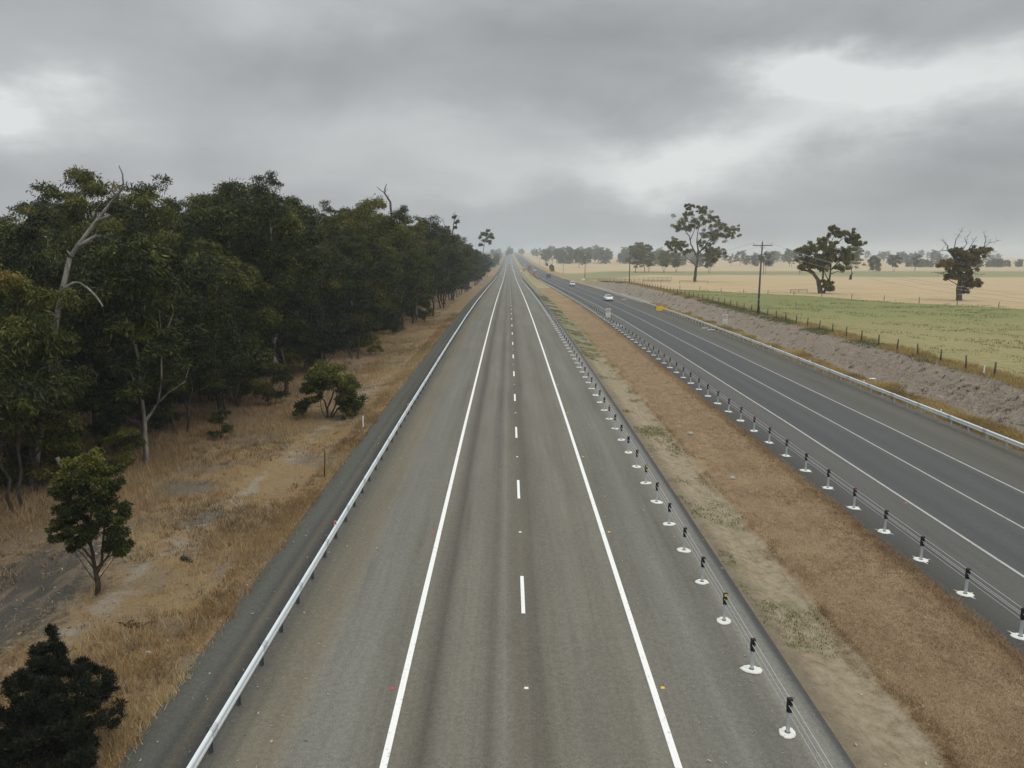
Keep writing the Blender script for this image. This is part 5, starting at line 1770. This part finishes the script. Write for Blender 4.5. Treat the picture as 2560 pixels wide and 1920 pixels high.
# ---------------------------------------------------------------- single plants in front of the wood
u = 30.5 / 1940
N1 = traced(501, u, [([(0, -4), (2, 30), (0, 55), (-2, 80), (-4, 110), (-8, 150), (-20, 200), (-22, 290)], .115, .02), ([(3, 60), (14, 82, 4), (18, 120, 6), (30, 190, 6), (38, 260, 6)], .07, .015), ([(-2, 85), (-16, 110, -6), (-40, 150, -10), (-60, 190, -10)], .05, .012),
                     ([(2, 55), (20, 80, -6), (50, 120, -10), (70, 150, -10)], .05, .012), ([(0, 30), (-22, 60, 4), (-50, 110, 6), (-60, 125, 6)], .022, .006), ([(0, 60), (-28, 100, 4), (-66, 128, 4)], .028, .006), ([(4, 70), (34, 96, 5), (60, 110, 5)], .03, .008), ([(4, 40), (30, 70, -5), (52, 98, -6)], .02, .006),
                     ([(-8, 150), (10, 220, -6), (16, 300, -6)], .05, .012), ([(-6, 120), (-40, 180, 8), (-56, 250, 8)], .045, .01)],
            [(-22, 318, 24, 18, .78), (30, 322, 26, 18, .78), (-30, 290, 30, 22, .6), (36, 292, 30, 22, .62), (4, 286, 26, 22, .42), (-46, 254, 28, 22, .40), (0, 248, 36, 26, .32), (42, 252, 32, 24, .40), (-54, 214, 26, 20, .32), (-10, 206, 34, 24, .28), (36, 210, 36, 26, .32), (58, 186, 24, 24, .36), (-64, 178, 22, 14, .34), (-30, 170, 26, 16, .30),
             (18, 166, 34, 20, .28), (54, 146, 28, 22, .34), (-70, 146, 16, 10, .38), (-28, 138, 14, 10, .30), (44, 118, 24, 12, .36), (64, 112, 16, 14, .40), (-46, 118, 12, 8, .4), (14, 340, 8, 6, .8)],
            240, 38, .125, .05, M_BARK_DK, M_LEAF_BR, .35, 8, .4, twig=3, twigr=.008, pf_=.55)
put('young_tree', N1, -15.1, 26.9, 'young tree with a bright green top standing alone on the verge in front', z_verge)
u = 58 / 1940
N2 = traced(502, u, [([(0, -3), (-2, 22), (-8, 44), (-24, 62), (-34, 76)], .10, .02), ([(-2, 26), (10, 52, 4), (16, 78, 6), (10, 105, 6)], .085, .02), ([(4, 0, 3), (20, 40, 5), (24, 80, 6)], .08, .02), ([(6, -2, -4), (28, 28, -6), (50, 38, -8), (64, 48, -8)], .07, .015), ([(-4, -2, 3), (-18, 22, 4), (-20, 60, 4)], .05, .012), ([(30, 30, 0), (50, 62, 3), (52, 84, 3)], .05, .012)],
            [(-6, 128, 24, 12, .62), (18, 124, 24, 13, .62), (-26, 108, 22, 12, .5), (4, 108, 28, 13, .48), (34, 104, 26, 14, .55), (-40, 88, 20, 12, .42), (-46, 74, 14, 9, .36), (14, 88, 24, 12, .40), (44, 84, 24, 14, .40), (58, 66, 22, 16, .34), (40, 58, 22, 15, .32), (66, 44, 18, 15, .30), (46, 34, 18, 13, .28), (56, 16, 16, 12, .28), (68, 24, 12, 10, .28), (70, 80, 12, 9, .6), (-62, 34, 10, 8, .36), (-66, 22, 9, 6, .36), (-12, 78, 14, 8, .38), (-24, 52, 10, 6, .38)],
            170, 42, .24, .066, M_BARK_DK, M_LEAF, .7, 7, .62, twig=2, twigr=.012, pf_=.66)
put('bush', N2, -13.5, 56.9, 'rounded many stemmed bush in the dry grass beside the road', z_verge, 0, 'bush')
# dark conifer like bush in the corner
DB = traced(503, 20.2 / 1940, [([(0, -4), (-10, 90), (-30, 200)], .05, .01), ([(4, -4), (40, 80, 10), (80, 170, 14)], .045, .01), ([(-4, -4), (-50, 60, -10), (-110, 120, -14)], .04, .01)],
            [(-40, 262, 26, 34), (-30, 246, 40, 34), (-46, 226, 42, 40), (-10, 218, 40, 40), (-62, 178, 50, 44), (4, 176, 58, 46), (48, 196, 26, 30), (62, 158, 44, 44), (-78, 124, 52, 48), (-10, 120, 80, 56), (70, 112, 48, 50), (-96, 84, 36, 36), (-8, 54, 92, 54), (-70, 54, 46, 44), (74, 56, 44, 46), (-112, 104, 16, 20)],
            330, 105, .105, .024, M_BARK_DK, M_LEAF_DK, -.8, 18, .45, pf_=.40)
put('dark_bush', DB, -11.0, 17.3, 'nearly black dense bush in the bottom left corner', z_verge, 0, 'bush')
# the drooping gum at the left border
G9 = gum(601, 9.2, 4.0, 3.4, 18, 300, L=.36, Wd=.075, droop=1.1, pr=.85, bark=M_BARK_DK, leaf=M_LEAF_BR, tint=.50, stems=2)
G10 = gum(602, 8.6, 3.6, 2.8, 14, 300, L=.34, Wd=.07, droop=1.1, pr=.8, bark=M_BARK_DK, leaf=M_LEAF_BR, tint=.42)
plant('gum_tree', G9, -23.6, 36.2, 2.0, 1.0, 'gum with long drooping pale leaves at the left border above the track', 'tree', WOODG, z_verge)
plant('gum_tree', G10, -25.6, 38.6, .7, 1.0, 'thinner gum behind the drooping one at the left border', 'tree', WOODG, z_verge)
wd = Wood()
wd.limb(np.array([(-.9, 0, 2.2), (-.55, 0, 1.5), (-.1, 0, .8), (.3, 0, .3), (.5, 0, -.1)]), .10, .15, 7)
tag(obj('fallen_trunk', wd.mesh('fallen_trunk', M_BARK_PALE), None, (-21.6, 37.6, float(z_verge(-21.6, 37.6)))), 'pale bent trunk behind the young tree at the left', 'trunk')

# ---------------------------------------------------------------- the damp air
hz, t = newmat('haze')
vol = t.n('ShaderNodeVolumePrincipled', {'Color': (.84, .93, 1.0, 1), 'Density': 0.00031, 'Anisotropy': 0.1})
t.link(vol.outputs[0], t.n('ShaderNodeOutputMaterial').inputs['Volume'])
b = B()
b.box((0, 2150, 20.5), (8200, 4700, 53))
tag(b.build('haze', hz), kind='stuff')
